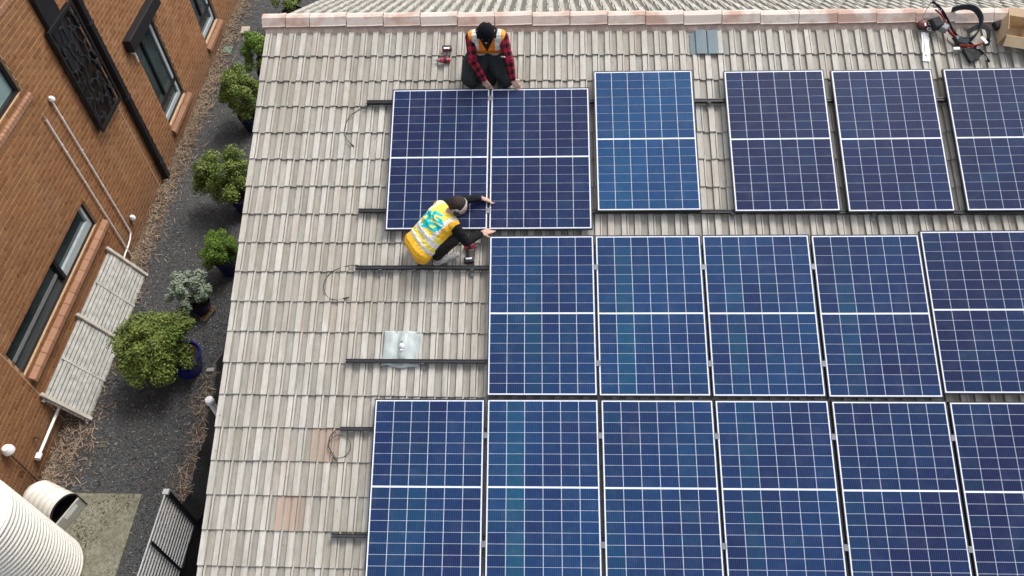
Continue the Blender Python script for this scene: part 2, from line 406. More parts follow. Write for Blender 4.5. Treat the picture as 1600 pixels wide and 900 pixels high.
for s_ in slots:
    c = Q(s_[0]+.15, s_[1]+.17); q = c-Vector((0, 0, G)); hid = covered(c) and covered(Q(s_[0]+.02, s_[1]+.03)) and covered(Q(s_[0]+.28, s_[1]+.03)) and covered(Q(s_[0]+.28, s_[1]+.32)) and covered(Q(s_[0]+.02, s_[1]+.32))
    vis = seen(c, 12) and not hid
    cand.append((0 if vis else 1, (c-CAM).length, s_))
cand.sort(key=lambda x: x[:2])
one = [c[2] for c in cand if c[0] == 0][:290]; oneset = set(one)
def near_slot(u, v):
    t = P(u, v, -.12); return min((s for s in slots if not s[2]), key=lambda s: (Q(s[0]+.15, s[1]+.17)-t).length)
terr = {near_slot(-2.03, -2.99), near_slot(-1.70, -2.26)}
blue = near_slot(2.6, 2.56)
def tile_frame(s):
    off = random.uniform(-.002, .002)
    return mat_axes(A_, B_, N, Q(s[0]+random.uniform(-.0015, .0015), s[1]+random.uniform(-.003, .003), off))
stuffb = MB(); rvals = []
for s in slots:
    if s == blue: continue
    mt = tile_frame(s)
    if s in oneset or s in terr:
        me = new_me if s in terr else (random.choice(half_me) if s[2] else random.choice(full_me))
        o = link('tile', me, roof, mt)
        if s in terr: o['label'] = 'bare terracotta coloured roof tile'
    else:
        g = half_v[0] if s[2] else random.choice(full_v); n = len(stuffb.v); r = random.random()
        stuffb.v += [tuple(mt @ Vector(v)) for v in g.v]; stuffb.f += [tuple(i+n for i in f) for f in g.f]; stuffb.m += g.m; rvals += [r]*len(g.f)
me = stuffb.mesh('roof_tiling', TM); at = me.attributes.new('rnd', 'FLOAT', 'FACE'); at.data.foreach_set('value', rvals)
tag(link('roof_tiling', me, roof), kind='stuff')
# far slope
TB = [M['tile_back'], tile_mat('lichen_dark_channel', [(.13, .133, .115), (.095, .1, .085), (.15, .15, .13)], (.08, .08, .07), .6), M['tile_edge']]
bb = MB(); rvals = []
for k in range(0, 16):
    a = -.15 if k % 2 else 0
    while a < ROOF_W:
        g = random.choice(full_v) if a >= 0 else half_v[0]; aa = max(a, 0); n = len(bb.v); r = random.random()
        w_ = TW if a >= 0 else TW-.15
        mt = mat_axes(-A_, -C2, N2, Qb(aa+w_, .345*(k+1), 0))
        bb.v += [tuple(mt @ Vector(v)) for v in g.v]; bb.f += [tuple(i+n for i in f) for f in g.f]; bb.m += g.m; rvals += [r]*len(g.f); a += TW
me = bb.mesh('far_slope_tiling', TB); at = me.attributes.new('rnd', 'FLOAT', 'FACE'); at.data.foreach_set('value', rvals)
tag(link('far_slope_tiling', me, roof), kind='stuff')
# ridge tiles, each a folded cap, on a wavy mortar bed
Zr = (N+N2).normalized(); Yr = Zr.cross(A_); Yr = -Yr if Yr.y < 0 else Yr
def cap_mesh(L):
    b = MB(); pts = [(-.118, -.03), (-.105, -.022), (-.05, .052), (0, .066), (.05, .052), (.105, -.022), (.118, -.03)]
    n = len(pts); 
    for x, gx in ((0, 1.0), (L*.3, 1.0), (L*.7, 1.0), (L, 1.03)):
        for y, z in pts: b.v.append((x, y*gx, z+(.007 if gx > 1 else 0)))
    for y, z in pts: b.v.append((0, y*.86, z-.014))
    for y, z in pts: b.v.append((L, y*.86, z-.014))
    for r in range(3):
        for i in range(n-1): b.f.append((r*n+i, (r+1)*n+i, (r+1)*n+i+1, r*n+i+1)); b.m.append(0)
    for i in range(n-1):
        b.f += [(4*n+i, i, i+1, 4*n+i+1), (3*n+i, 5*n+i, 5*n+i+1, 3*n+i+1)]; b.m += [0, 0]
    return b.mesh('ridge_tile', M['ridge'])
CAPL = .446
cme = cap_mesh(CAPL); cme2 = cap_mesh(.29)
a = -.03; lens = [.30, .30]
while a < ROOF_W:
    L = lens.pop(0) if lens else CAPL+.011
    o = link('ridge_tile', cme2 if L < .4 else cme, roof, mat_axes(A_, Yr, Zr, Q(a, RIDGE, 0)+Zr*(.056+random.uniform(-.004, .004))) @ Matrix.Rotation(R_(random.uniform(-1.4, -.4)), 4, 'Y')); a += L
b = MB(); n = 240; rows = [(-.18, -.02), (-.165, .034), (-.12, .05), (-.05, .07), (.05, .07), (.12, .05), (.165, .034), (.18, -.02)]
for i in range(n+1):
    x = ROOF_W*i/n
    for j, (y, z) in enumerate(rows):
        wv = .014*math.sin(x*2*math.pi/.149)+.006*math.sin(x*17) if j in (0, 1, 6, 7) else 0
        b.v.append(tuple(Q(x, RIDGE)+Yr*(y*.86+(wv if y > 0 else -wv))+Zr*(z-abs(y)*.43+.01)))
for i in range(n):
    for j in range(7): b.f.append((i*8+j, (i+1)*8+j, (i+1)*8+j+1, i*8+j+1)); b.m.append(0)
b.build('mortar_bed', M['mortar_pink'], roof, True, sharp=0)
# barge boards and walls under the verge
bb = MB(); bb.bar(Q(.05, LOW*EX, -.1), Q(.05, RIDGE, -.1), .03, .16, N); bb.bar(Qb(.05, 0, -.1), Qb(.05, 5.5, -.1), .03, .16, N2)
under_house(bb.build('barge_board', M['timber_white']))
hw = MB(); e0 = Q(.5, LOW*EX+.5, -.12); e1 = Qb(.5, 5.0, -.12); rp = Q(.5, RIDGE, -.12)
x0, x1 = e0.x, Q(ROOF_W-.5, 0).x
prof = [(e0.y, -.7), (e1.y, -.7), (e1.y, e1.z), (rp.y, rp.z-.02), (e0.y, e0.z)]
hw.add([(x0, y, z) for y, z in prof]+[(x1, y, z) for y, z in prof], [(4, 3, 2, 1, 0), (5, 6, 7, 8, 9)]+[(i, (i+1) % 5, 5+(i+1) % 5, 5+i) for i in range(5)])
under_house(hw.build('wall', M['render']))
# blue grey odd tile with two broad pans, tucked under the ridge
bt = MB(); pr = [(-.03, .0), (.0, .002), (.03, .004), (.04, .022), (.13, .024), (.165, .024), (.172, .006), (.18, .022), (.27, .024), (.30, .022), (.31, .004), (.35, .002), (.385, 0)]
yb = [0, .0, .0, 0, 0, 0, 0, 0, 0, 0, 0, 0, 0]
for y, dz in ((-.0, .026), (.335, .012)):
    for i, (x, z) in enumerate(pr):
        yy = y
        if y > .1: yy -= .03 if i in (0, 1) else (.12 if i in (11, 12) else .012*math.sin(i*1.3))
        bt.v.append((x, yy, z+dz))
n = len(pr); k = len(bt.v)
for i in range(n-1): bt.f.append((i, i+1, n+i+1, n+i)); bt.m.append(0)
for x, z in pr: bt.v.append((x, .004, z+.008))
for i in range(n-1): bt.f.append((k+i, k+i+1, i+1, i)); bt.m.append(0)
o = bt.build('tile', M['blue_tile'], roof); o.matrix_basis = mat_axes(A_, B_, N, Q(blue[0]+.015, blue[1]-.005, .004)); o['label'] = 'slate blue replacement roof tile under the ridge'

# ------------------------------------------------------------------ solar panels
NCX, NCY = 6, 16
gap_x, gap_y, mar, midg = .0054, .0041, .014, .019
cw = (WP-2*mar-(NCX-1)*gap_x)/NCX
ch = (HP-2*mar-midg-(NCY-2)*gap_y)/NCY
cell_b = MB(); cell_b.box((0, 0, 0), (cw, ch, .0016))
cell_me = cell_b.mesh('cell', M['cell'])
FWD = .011
fb = MB()
for lo, hi in (((-FWD, -HP-FWD, -.036), (0, FWD, .0015)), ((WP, -HP-FWD, -.036), (WP+FWD, FWD, .0015)), ((0, 0, -.036), (WP, FWD, .0015)), ((0, -HP-FWD, -.036), (WP, -HP, .0015))): fb.b2(lo, hi)
frame_me = fb.mesh('frame', M['frame'])
sheet_me = MB().b2((.0005, -HP+.0005, -.006), (WP-.0005, -.0005, -.001)).mesh('backsheet', M['backsheet'])
clamp_me = MB().b2((-.014, -.03, -.03), (.014, .03, .003)).b2((-.022, -.03, .003), (.022, .03, .0065)).mesh('mid_clamp', M['alloy'])
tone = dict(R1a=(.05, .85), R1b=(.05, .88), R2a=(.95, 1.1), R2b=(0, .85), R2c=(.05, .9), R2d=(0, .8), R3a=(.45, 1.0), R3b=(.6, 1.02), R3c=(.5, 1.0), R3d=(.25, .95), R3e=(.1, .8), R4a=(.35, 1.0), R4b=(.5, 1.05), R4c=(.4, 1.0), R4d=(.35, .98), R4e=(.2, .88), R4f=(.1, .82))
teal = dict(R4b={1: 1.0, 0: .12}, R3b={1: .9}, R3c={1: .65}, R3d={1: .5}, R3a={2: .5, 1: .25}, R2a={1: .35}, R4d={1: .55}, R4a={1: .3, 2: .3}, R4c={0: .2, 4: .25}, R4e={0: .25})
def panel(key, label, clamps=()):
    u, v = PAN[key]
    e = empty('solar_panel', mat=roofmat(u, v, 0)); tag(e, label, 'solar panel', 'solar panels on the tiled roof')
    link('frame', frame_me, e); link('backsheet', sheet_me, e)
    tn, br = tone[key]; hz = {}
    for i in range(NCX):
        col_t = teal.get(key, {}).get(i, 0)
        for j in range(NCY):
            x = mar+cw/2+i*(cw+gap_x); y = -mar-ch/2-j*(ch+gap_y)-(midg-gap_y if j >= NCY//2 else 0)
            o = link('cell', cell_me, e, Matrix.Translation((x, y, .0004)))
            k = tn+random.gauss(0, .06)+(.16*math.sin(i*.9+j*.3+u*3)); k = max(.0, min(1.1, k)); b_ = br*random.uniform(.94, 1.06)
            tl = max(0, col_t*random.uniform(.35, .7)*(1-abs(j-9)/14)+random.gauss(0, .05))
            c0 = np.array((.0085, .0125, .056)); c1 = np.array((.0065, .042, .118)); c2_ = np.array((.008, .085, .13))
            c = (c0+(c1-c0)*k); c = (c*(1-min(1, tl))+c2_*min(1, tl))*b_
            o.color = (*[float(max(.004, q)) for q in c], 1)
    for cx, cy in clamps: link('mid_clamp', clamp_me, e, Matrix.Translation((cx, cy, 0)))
RC = WP+.021; 
lab = {
 'R1a': 'dark blue solar panel that the worker in the yellow vest leans over',
 'R1b': 'dark blue solar panel below the outstretched hand of the worker in checked shirt',
 'R2a': 'bright blue solar panel in the upper row, left of the wide bare gap',
 'R2b': 'dark navy solar panel in the upper row, just right of the wide bare gap',
 'R2c': 'navy solar panel in the upper row below the white strip by the ridge',
 'R2d': 'navy solar panel in the upper row below the cardboard box and tool harness',
 'R3a': 'solar panel at the bare rail end of the middle row, beside the second drill',
 'R3b': 'second solar panel from the bare rail end of the middle row, one column teal',
 'R3c': 'solar panel third from the bare rail end of the middle row',
 'R3d': 'solar panel fourth from the bare rail end of the middle row',
 'R3e': 'dull navy solar panel of the middle row set slightly higher than its neighbours',
 'R4a': 'solar panel jutting out at the end of the lowest row beside the coiled cable',
 'R4b': 'solar panel second from the bare tiles in lowest row, one column strongly teal',
 'R4c': 'solar panel third from the bare tiles in the lowest row',
 'R4d': 'solar panel fourth from the bare tiles in the lowest row',
 'R4e': 'solar panel fifth from the bare tiles in the lowest row',
 'R4f': 'solar panel sixth from the bare tiles in the lowest row'}
cl = {k: [(RC, -.36), (RC, -1.42)] for k in ('R3a', 'R3b', 'R3c', 'R4a', 'R4b', 'R4c', 'R4d', 'R4e')}
cl['R3a'] = [(RC, -.36), (RC, -1.42)]; cl['R1a'] = [(RC-.007, -.12), (RC-.007, -1.54)]
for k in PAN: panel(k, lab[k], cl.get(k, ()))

# ------------------------------------------------------------------ rails
def rail(u0, u1, v0, v1, label, feet):
    e = empty('mounting_rail', mat=roofmat(u0, v0, -.087)); tag(e, label, 'rail', 'black mounting rails under the panels')
    L = u1-u0; d = Vector((L, v1-v0, 0)); 
    b = MB()
    for (y, z, w_, h) in ((-.017, .025, .006, .05), (.017, .025, .006, .05), (0, .003, .028, .006), (-.011, .047, .006, .006), (.011, .047, .006, .006)):
        b.bar((0, y, z), (L, y+(v1-v0), z), w_, h)
    b.build('rail_profile', M['rail'], e)
    b = MB(); b.bar((.002, 0, .032), (L-.002, v1-v0, .032), .027, .004); b.build('slot', M['grey_plastic'], e)  # grey strip paints the reflection in the black rail's groove
    for fx in feet:
        y = (v1-v0)*fx/L; f_ = MB(); f_.b2((fx-.02, y-.028, -.012), (fx+.02, y-.021, .045)).b2((fx-.02, y-.085, -.016), (fx+.02, y-.021, -.009)).b2((fx-.007, y-.04, .018), (fx+.007, y-.021, .032)); f_.build('foot_bracket', M['alloy'], e)
rail(-1.50, 6.6, 1.73, 1.66, 'long black rail running under the upper panel row, level with the bare gap', [4.03, 1.3, 6.2])
rail(-1.51, 6.6, .345, .26, 'long black rail along the lower edge of the upper panel row', [4.21, 5.75, 1.3, .8])
rail(-1.50, 5.9, -.335, -.37, 'black rail behind the crouching worker, upper rail of the middle row', [.28, .66, 1.3, 4.1])
rail(-1.535, 5.9, -1.385, -1.42, 'black rail crossing the pale plastic sheet, lower rail of the middle row', [.83, 3.2, 5.0])
rail(-1.54, 6.0, -2.105, -2.14, 'short exposed black rail end above the small coiled cable', [.6, 3.2])
rail(-1.555, 6.0, -3.165, -3.2, 'short exposed black rail end at the lower edge of the jutting panel', [.6, 3.2])
# cables
def cable(pts, label, r=.0045, plug=True):
    e = empty('cable', P(*pts[0][:2], -.1)); tag(e, label, 'cable', 'earth cables at the rail ends')
    o = P(*pts[0][:2], -.1); w3 = [P(u, v, -.088+(q[0] if q else 0))-o for (u, v, *q) in pts]
    sp = spline(w3, 8); MB().tube(sp, r, 6).build('wire', M['cable'], e, True)
    if plug:
        d = (sp[-1]-sp[-3]).normalized(); MB().tube([sp[-1], sp[-1]+d*.05], .009, 8).tube([sp[-1]+d*.05, sp[-1]+d*.068], .006, 8).build('plug', M['blackplastic'], e, True)
cable([(-1.40, 1.72, .03), (-1.56, 1.68), (-1.71, 1.55), (-1.755, 1.38), (-1.72, 1.27), (-1.67, 1.21)], 'thin dark cable curling from the highest rail end onto the tiles')
cable([(-1.48, -.30, .02), (-1.62, -.31), (-1.78, -.38), (-1.85, -.52), (-1.80, -.66), (-1.70, -.70), (-1.62, -.685)], 'thin dark cable curling from the rail behind the crouching worker')
lp = [(-1.52, -2.10, .02), (-1.60, -2.12), (-1.655, -2.19), (-1.655, -2.29), (-1.60, -2.37)]
for k in range(1, 13):
    a = -math.pi*.75+k*2*math.pi/11.5; lp.append((-1.545+.118*math.cos(a), -2.285+.118*math.sin(a), .002*k))
cable(lp, 'thin dark cable coiled in a loop beside the jutting panel', plug=True)

# ------------------------------------------------------------------ brick building beside the alley
def brick_mat(name='orange_brick', cols=((.25, .117, .051), (.27, .13, .058), (.23, .105, .046), (.285, .139, .063), (.245, .114, .051), (.195, .086, .038))):
    t = NT(name); r = rnd_val(t); base = t.ramp(r, [(i/(len(cols)-1), c) for i, c in enumerate(cols)])
    wc = t.coord('World'); n1 = t.noise(wc, 40, 5, .7); n2 = t.noise(wc, .7, 4); n3 = t.noise(wc, 9, 5, .7)
    c = t.mix(t.math('MULTIPLY', t.ramp(n1, [(.5, (0, 0, 0)), (.75, (1, 1, 1))]), .5), base, (.12, .055, .03))
    c = t.mix(t.math('MULTIPLY', t.ramp(n2, [(.4, (0, 0, 0)), (.7, (1, 1, 1))]), .4), c, (.2, .1, .055))
    c = t.mix(t.math('MULTIPLY', t.ramp(n3, [(.66, (0, 0, 0)), (.74, (1, 1, 1))]), .5), c, (.09, .045, .03))
    sep = t.n('SeparateXYZ'); t.l(t.n('NewGeometry').outputs['Position'], sep.inputs[0]); base_h = t.math('ADD', sep.outputs['Z'], t.math('MULTIPLY', n3, -.5))
    c = t.mix(t.math('MULTIPLY', t.ramp(base_h, [(0, (1, 1, 1)), (.45, (0, 0, 0))]), .55), c, (.13, .075, .045))
    n4 = t.noise(t.coord('World', (1, 1.2, .3)), 1.6, 5, .6); c = t.mix(t.math('MULTIPLY', t.ramp(n4, [(.55, (0, 0, 0)), (.75, (1, 1, 1))]), .3), c, (.4, .26, .16))
    t.bump(n1, .4, .004); return t.out(c, .9, .12)
M['brick'] = brick_mat()
M['brick_sill'] = brick_mat('pink_sill_brick', ((.33, .18, .11), (.36, .2, .13), (.3, .16, .095)))
M['mortar'] = plain('sandy_mortar', (.46, .32, .2), .95, .1, var=.25, scale=30, bump=.4)
M['win_frame'] = plain('black_window_frame', (.012, .013, .014), .4, .4, bump=0)
M['win_white'] = plain('pale_sash_frame', (.45, .47, .48), .45, .4, var=.06, bump=0)
M['reveal'] = plain('grey_sill_flashing', (.36, .4, .41), .5, .3)
def glass_mat():
    t = NT('window_glass'); n = t.noise(t.coord('Object'), 1.5, 2)
    c = t.ramp(n, [(.3, (.012, .02, .021)), (.7, (.03, .05, .052))]); m_ = t.out(c, .05, .6); t.p.inputs['Coat Weight'].default_value = .6; t.p.inputs['Coat Roughness'].default_value = .03
    return m_
M['glass'] = glass_mat()
M['glass_pale'] = plain('frosted_pane', (.2, .28, .28), .12, .5, var=.25, scale=2, bump=0)
bld = tag(empty('brick_building', (-6.947, 0, 0)), 'orange brick two storey building with black framed windows beside the mulch alley', 'building')
bld.rotation_euler.z = R_(2.056); bpy.context.view_layer.update(); BW = bld.matrix_world.copy()
OPEN = [(.11, 3.23, 1.20, 1.75), (6.80, 7.98, .47, 2.34), (9.87, 11.0, .47, 2.34), (1.85, 3.42, 3.78, 4.62), (2.6, 4.9, 4.9, 6.1), (14.2, 15.3, .47, 2.34)]
S0, S1, H1 = -4.0, 18.0, 6.4
# wall core (the mortar plane) cut around the openings
def cut_rects(lo, hi, z0, z1, ops):
    xs = sorted({lo, hi, *[q for o in ops for q in o[:2] if lo < q < hi]}); zs = sorted({z0, z1, *[q for o in ops for q in o[2:] if z0 < q < z1]})
    for a, b in zip(xs, xs[1:]):
        for c, d in zip(zs, zs[1:]):
            if not any(o[0] <= (a+b)/2 <= o[1] and o[2] <= (c+d)/2 <= o[3] for o in ops): yield a, b, c, d
wl = MB()
for a, b, c, d in cut_rects(S0, S1, -.6, H1, OPEN): wl.add([(-.008, a, c), (-.008, b, c), (-.008, b, d), (-.008, a, d)], [(0, 1, 2, 3)])
for a, b, c, d in OPEN:      # reveals
    X = -.13
    wl.add([(-.008, a, c), (-.008, b, c), (-.008, b, d), (-.008, a, d), (X, a, c), (X, b, c), (X, b, d), (X, a, d)], [(0, 1, 5, 4), (1, 2, 6, 5), (2, 3, 7, 6), (3, 0, 4, 7)])
wl.add([(-.008, S0, H1), (-.008, S1, H1), (-.4, S1, H1), (-.4, S0, H1)], [(0, 1, 2, 3)])
wl.add([(-.4, S0, -.6), (-.4, S1, -.6), (-.4, S1, H1), (-.4, S0, H1)], [(3, 2, 1, 0)])
wl.add([(-.008, S0, -.6), (-.008, S0, H1), (-.4, S0, H1), (-.4, S0, -.6)], [(0, 1, 2, 3)])
wl.add([(-.008, S1, -.6), (-.008, S1, H1), (-.4, S1, H1), (-.4, S1, -.6)], [(3, 2, 1, 0)])
wall = wl.build('wall', M['mortar'], bld)
# bricks in stretcher bond
BL, BH, JT = .230, .076, .010
bricks = []
row = 0; z = -.15
while z < H1-.08:
    s = S0-(BL+JT)*(.5 if row % 2 else 0)
    while s < S1:
        a, b = max(s, S0), min(s+BL, S1)
        parts = [(a, b)]
        for o in OPEN:
            if o[2]-.002 < z+BH*.6 and z+BH*.4 < o[3]:
                np_ = []
                for (p, q) in parts:
                    if q <= o[0] or p >= o[1]: np_.append((p, q))
                    else:
                        if p < o[0]: np_.append((p, o[0]))
                        if q > o[1]: np_.append((o[1], q))
                parts = np_
        for p, q in parts:
            if q-p > .03: bricks.append((p, q, z))
        s += BL+JT
    z += BH+JT; row += 1
def bkey(b):
    p = BW @ Vector((0, (b[0]+b[1])/2, b[2]))
    return (0 if seen(p, -4) and b[2] > 0 and not (p.y < -1.0) and not (0 < b[0] < 3.1 and b[2] < .75) else 1, (p-CAM).length)
ranked = sorted(bricks, key=bkey); singles = [b for b in ranked if abs(b[1]-b[0]-BL) < .001][:270]; sset = set(singles)
def brick_shape(b, p, q, z, pr):
    ch = .004
    b.add([(-.01, p, z), (-.01, q, z), (-.01, q, z+BH), (-.01, p, z+BH), (pr, p+ch, z+ch), (pr, q-ch, z+ch), (pr, q-ch, z+BH-ch), (pr, p+ch, z+BH-ch)], [(4, 5, 6, 7), (0, 1, 5, 4), (1, 2, 6, 5), (2, 3, 7, 6), (3, 0, 4, 7)])
b1 = MB(); brick_shape(b1, 0, BL, 0, .0); bme = b1.mesh('brick', M['brick'])
for p, q, z in singles: link('brick', bme, wall, Matrix.Translation((random.uniform(-.0015, .002), p, z)))
rest = MB(); rv = []
for b in bricks:
    if b in sset: continue
    brick_shape(rest, b[0], b[1], b[2], random.uniform(-.0015, .002)); rv += [random.random()]*5
me = rest.mesh('brickwork', M['brick']); at = me.attributes.new('rnd', 'FLOAT', 'FACE'); at.data.foreach_set('value', rv)
tag(link('brickwork', me, wall), kind='stuff')
# sloping sills of bricks on edge
def sill(win, a, b, z, n, d0=-.1, d1=.075):
    w_ = (b-a)/n
    for k in range(n):
        s = a+k*w_; m_ = MB(); dz = random.uniform(-.003, .003)
        m_.add([(d0, s+.004, z+dz), (d0, s+w_-.004, z+dz), (d1, s+w_-.004, z-.11+dz), (d1, s+.004, z-.11+dz), (d0, s+.004, z-.1), (d0, s+w_-.004, z-.1), (d1, s+w_-.004, z-.185), (d1, s+.004, z-.185)], [(3, 2, 1, 0), (2, 3, 7, 6), (0, 3, 7, 4), (1, 5, 6, 2), (4, 5, 6, 7)])
        m_.build('sill_brick', M['brick_sill'], win)
def window(a, b, z0, z1, style):
    w_ = empty('window', (0, 0, 0), parent=bld); X = -.095
    f = MB(); t = .05
    for lo, hi in (((X-.03, a, z0), (X+.04, a+t, z1)), ((X-.03, b-t, z0), (X+.04, b, z1)), ((X-.03, a+t, z0), (X+.04, b-t, z0+t)), ((X-.03, a+t, z1-t), (X+.04, b-t, z1))): f.b2(lo, hi)
    f.build('frame', M['win_frame'], w_)
    if style == 'long':
        mid = (a+b)/2+.28
        MB().b2((X-.03, mid-.035, z0+t), (X+.035, mid+.035, z1-t)).build('mullion', M['win_frame'], w_)
        f = MB()
        for lo, hi in (((X-.02, mid+.04, z0+t), (X+.03, b-t, z0+t+.13)), ((X-.02, b-t-.07, z0+t+.13), (X+.03, b-t, z1-t))): f.b2(lo, hi)
        f.build('pale_sash', M['reveal'], w_)
        f = MB().b2((X-.03, a+t+.05, z0+t+.13), (X-.01, mid-.06, z0+t+.19)); f.build('latch_rail', M['grey_plastic'], w_)
        for lo, hi in ((a+t, mid-.035), (mid+.035, b-t)): MB().b2((X-.028, lo, z0+t), (X-.02, hi, z1-t)).build('pane', M['glass'], w_)
    elif style == 'tall':
        zm = z0+.42
        MB().b2((X-.02, a+t, zm-.04), (X+.035, b-t, zm+.04)).build('transom', M['win_frame'], w_)
        MB().b2((X-.02, a+.48, zm+.04), (X+.02, a+.54, z1-t)).build('mullion', M['win_frame'], w_)
        f = MB()
        for lo, hi in (((X-.015, a+t, z0+t), (X+.02, b-t, z0+t+.085)), ((X-.015, b-t-.1, z0+t+.085), (X+.02, b-t, zm-.04)), ((X-.015, b-t-.1, zm+.04), (X+.02, b-t, z1-t))): f.b2(lo, hi)
        f.build('pale_sash', M['reveal'], w_)
        for lo, hi in ((z0+t, zm-.04), (zm+.04, z1-t)): MB().b2((X-.028, a+t, lo), (X-.02, b-t, hi)).build('pane', M['glass'], w_)
    else:
        MB().b2((X-.028, a+t, z0+t), (X-.02, b-t, z1-t)).build('pane', M['glass_pale'], w_)
    return w_
wn = window(*OPEN[0], 'long'); sill(wn, .11, 3.4, 1.205, 14)
wn = window(*OPEN[1], 'tall'); sill(wn, 6.74, 8.1, .475, 3)
wn = window(*OPEN[2], 'tall'); sill(wn, 9.8, 11.1, .475, 3)
wn = window(*OPEN[3], 'pale'); sill(wn, 1.8, 3.52, 3.785, 20, -.1, .03)
wn = window(*OPEN[4], 'pale'); sill(wn, 2.55, 4.95, 4.905, 26, -.1, .012)
wn = window(*OPEN[5], 'tall'); sill(wn, 14.1, 15.4, .475, 3)
# black window hood with drip channel and hook
hd = MB(); hd.b2((.003, 6.50, 2.42), (.15, 8.25, 2.66)); o = hd.build('window_hood', M['black'], bld, bevel=.008)
MB().b2((.003, 6.56, 2.345), (.06, 8.1, 2.415)).build('hood_channel', M['reveal'], bld)
MB().tube([(.03, 6.66, 2.40), (.05, 6.66, 2.24), (.03, 6.67, 2.12)], [.014, .018, .02], 8).build('hood_stay', M['white_pipe'], bld, True)
# downpipe with brackets, duct and pierced screen
dp = MB(); dp.b2((.015, 5.63, -.02), (.12, 5.76, H1-.05)); dpo = dp.build('downpipe', M['black'], bld, bevel=.01)
for z in (.45, 2.0, 3.5, 4.0, 5.2): MB().b2((.004, 5.615, z), (.128, 5.775, z+.035)).build('pipe_bracket', M['blackplastic'], dpo)
MB().b2((.003, 4.62, 3.2), (.085, 5.1, H1)).build('duct', M['black'], bld, bevel=.01)
scr = empty('screen', (0, 0, 0), parent=bld)
sa, sb, sz0, sz1, sx = 4.50, 5.48, 2.15, 4.06, .075
f = MB()
for lo, hi in (((sx, sa, sz0), (sx+.035, sa+.05, sz1)), ((sx, sb-.05, sz0), (sx+.035, sb, sz1)), ((sx, sa+.05, sz0), (sx+.035, sb-.05, sz0+.05)), ((sx, sa+.05, sz1-.05), (sx+.035, sb-.05, sz1))): f.b2(lo, hi)
f.build('screen_frame', M['black'], scr)
MB().b2((.02, sa+.02, sz0+.02), (.03, sb-.02, sz1-.02)).build('screen_dark_sheet', plain('screen_dark_sheet', (.018, .012, .009), .8, .1, var=.8, scale=9), scr)  # dark sheet added in front of the brick to darken the openings
rs = random.Random(3); pts = []
for k in range(190): pts.append((rs.uniform(sa+.05, sb-.05), rs.uniform(sz0+.05, sz1-.05)))
pts += [(sa+.03, sz0+i*.16) for i in range(1, 12)]+[(sb-.03, sz0+i*.16+.05) for i in range(1, 12)]
f = MB(); done = set()
for i, p in enumerate(pts):
    near = sorted(range(len(pts)), key=lambda j: (pts[j][0]-p[0])**2*2.2+(pts[j][1]-p[1])**2*.7)[1:4]
    for j in near:
        if (min(i, j), max(i, j)) in done: continue
        done.add((min(i, j), max(i, j))); f.bar((sx+.016, *p), (sx+.016+.0004*(len(done) % 9), *pts[j]), .018, .014, (1, 0, 0))
f.build('screen_lattice', plain('charcoal_steel', (.022, .024, .03), .5, .35), scr)
for z in (sz0+.3, sz0+.9, sz0+1.5):
    for s in (sa+.08, sb-.08): MB().b2((.002, s-.02, z-.02), (sx+.002, s+.02, z+.02)).build('standoff', M['black'], scr)
# conduits, joints, taps and lights on the wall
def pipe(pts, r, name, mt='white_pipe'): return MB().tube(spline(pts, 5), r, 8).build(name, M[mt], bld, True)
pipe([(.03, 3.83, 3.30), (.03, 3.83, 1.8), (.03, 3.82, .5), (.03, 3.77, .34), (.03, 3.58, .28), (.03, 3.3, .26), (.03, 3.2, .2)], .014, 'conduit')
MB().lathe([(0, .05), (.03, .045), (.05, .01), (.045, -.02), (.015, -.04)], (.045, 3.83, 3.33), 14).build('conduit_cap', M['white'], bld, True)
pipe([(.03, 3.48, 3.22), (.03, 3.48, 1.6), (.03, 3.48, .02)], .014, 'conduit')
MB().tube([(.03, 3.48, 3.22), (.03, 3.48, 3.32)], .013, 8).build('conduit_stub', plain('tan_plastic', (.4, .3, .2)), bld, True)
for z, s in ((2.95, 3.83), (2.3, 3.83), (1.5, 3.83), (2.7, 3.48), (2.55, 3.48), (1.9, 3.48)): MB().tube([(.03, s, z), (.03, s, z+.03)], .018, 8).build('conduit_coupling', M['white'], bld, True)
for s, a, b in ((5.41, 0, 2.15), (.055, 0, 1.9), (.055, 2.0, H1)): MB().b2((-.007, s-.007, a), (.003, s+.007, b)).build('expansion_joint', plain('sealant_bead', (.5, .34, .22)), bld)
MB().lathe([(0, .055), (.03, .05), (.05, .02), (.052, -.02), (.02, -.04)], (.05, 4.06, .5), 14).build('wall_cap', M['white'], bld, True)
pipe([(.06, -.70, .33), (.06, -.2, .33), (.06, .2, .33)], .022, 'drain_pipe')
MB().tube([(.06, -.78, .33), (.06, -.69, .33)], .045, 12).build('drain_cap', M['white'], bld, True)
MB().lathe([(0, .085), (.05, .07), (.08, .02), (.08, -.03), (.03, -.05)], (.08, -.98, 1.0), 16).build('wall_light', M['white'], bld, True)
pipe([(.04, -.98, .96), (.03, -.99, .5), (.03, -1.02, .02)], .009, 'light_cable', 'blackplastic')
brass = plain('tarnished_brass', (.22, .13, .06), .4, .5, .6)
for s, z in ((-.53, .53), (-1.05, .5)):
    t_ = MB(); t_.tube([(0, s, z), (.07, s, z), (.09, s, z-.05)], .013, 8).tube([(.05, s, z), (.05, s, z+.045)], .008, 6).tube([(.05, s-.035, z+.05), (.05, s+.035, z+.05)], .01, 6); t_.build('tap', brass, bld, True)

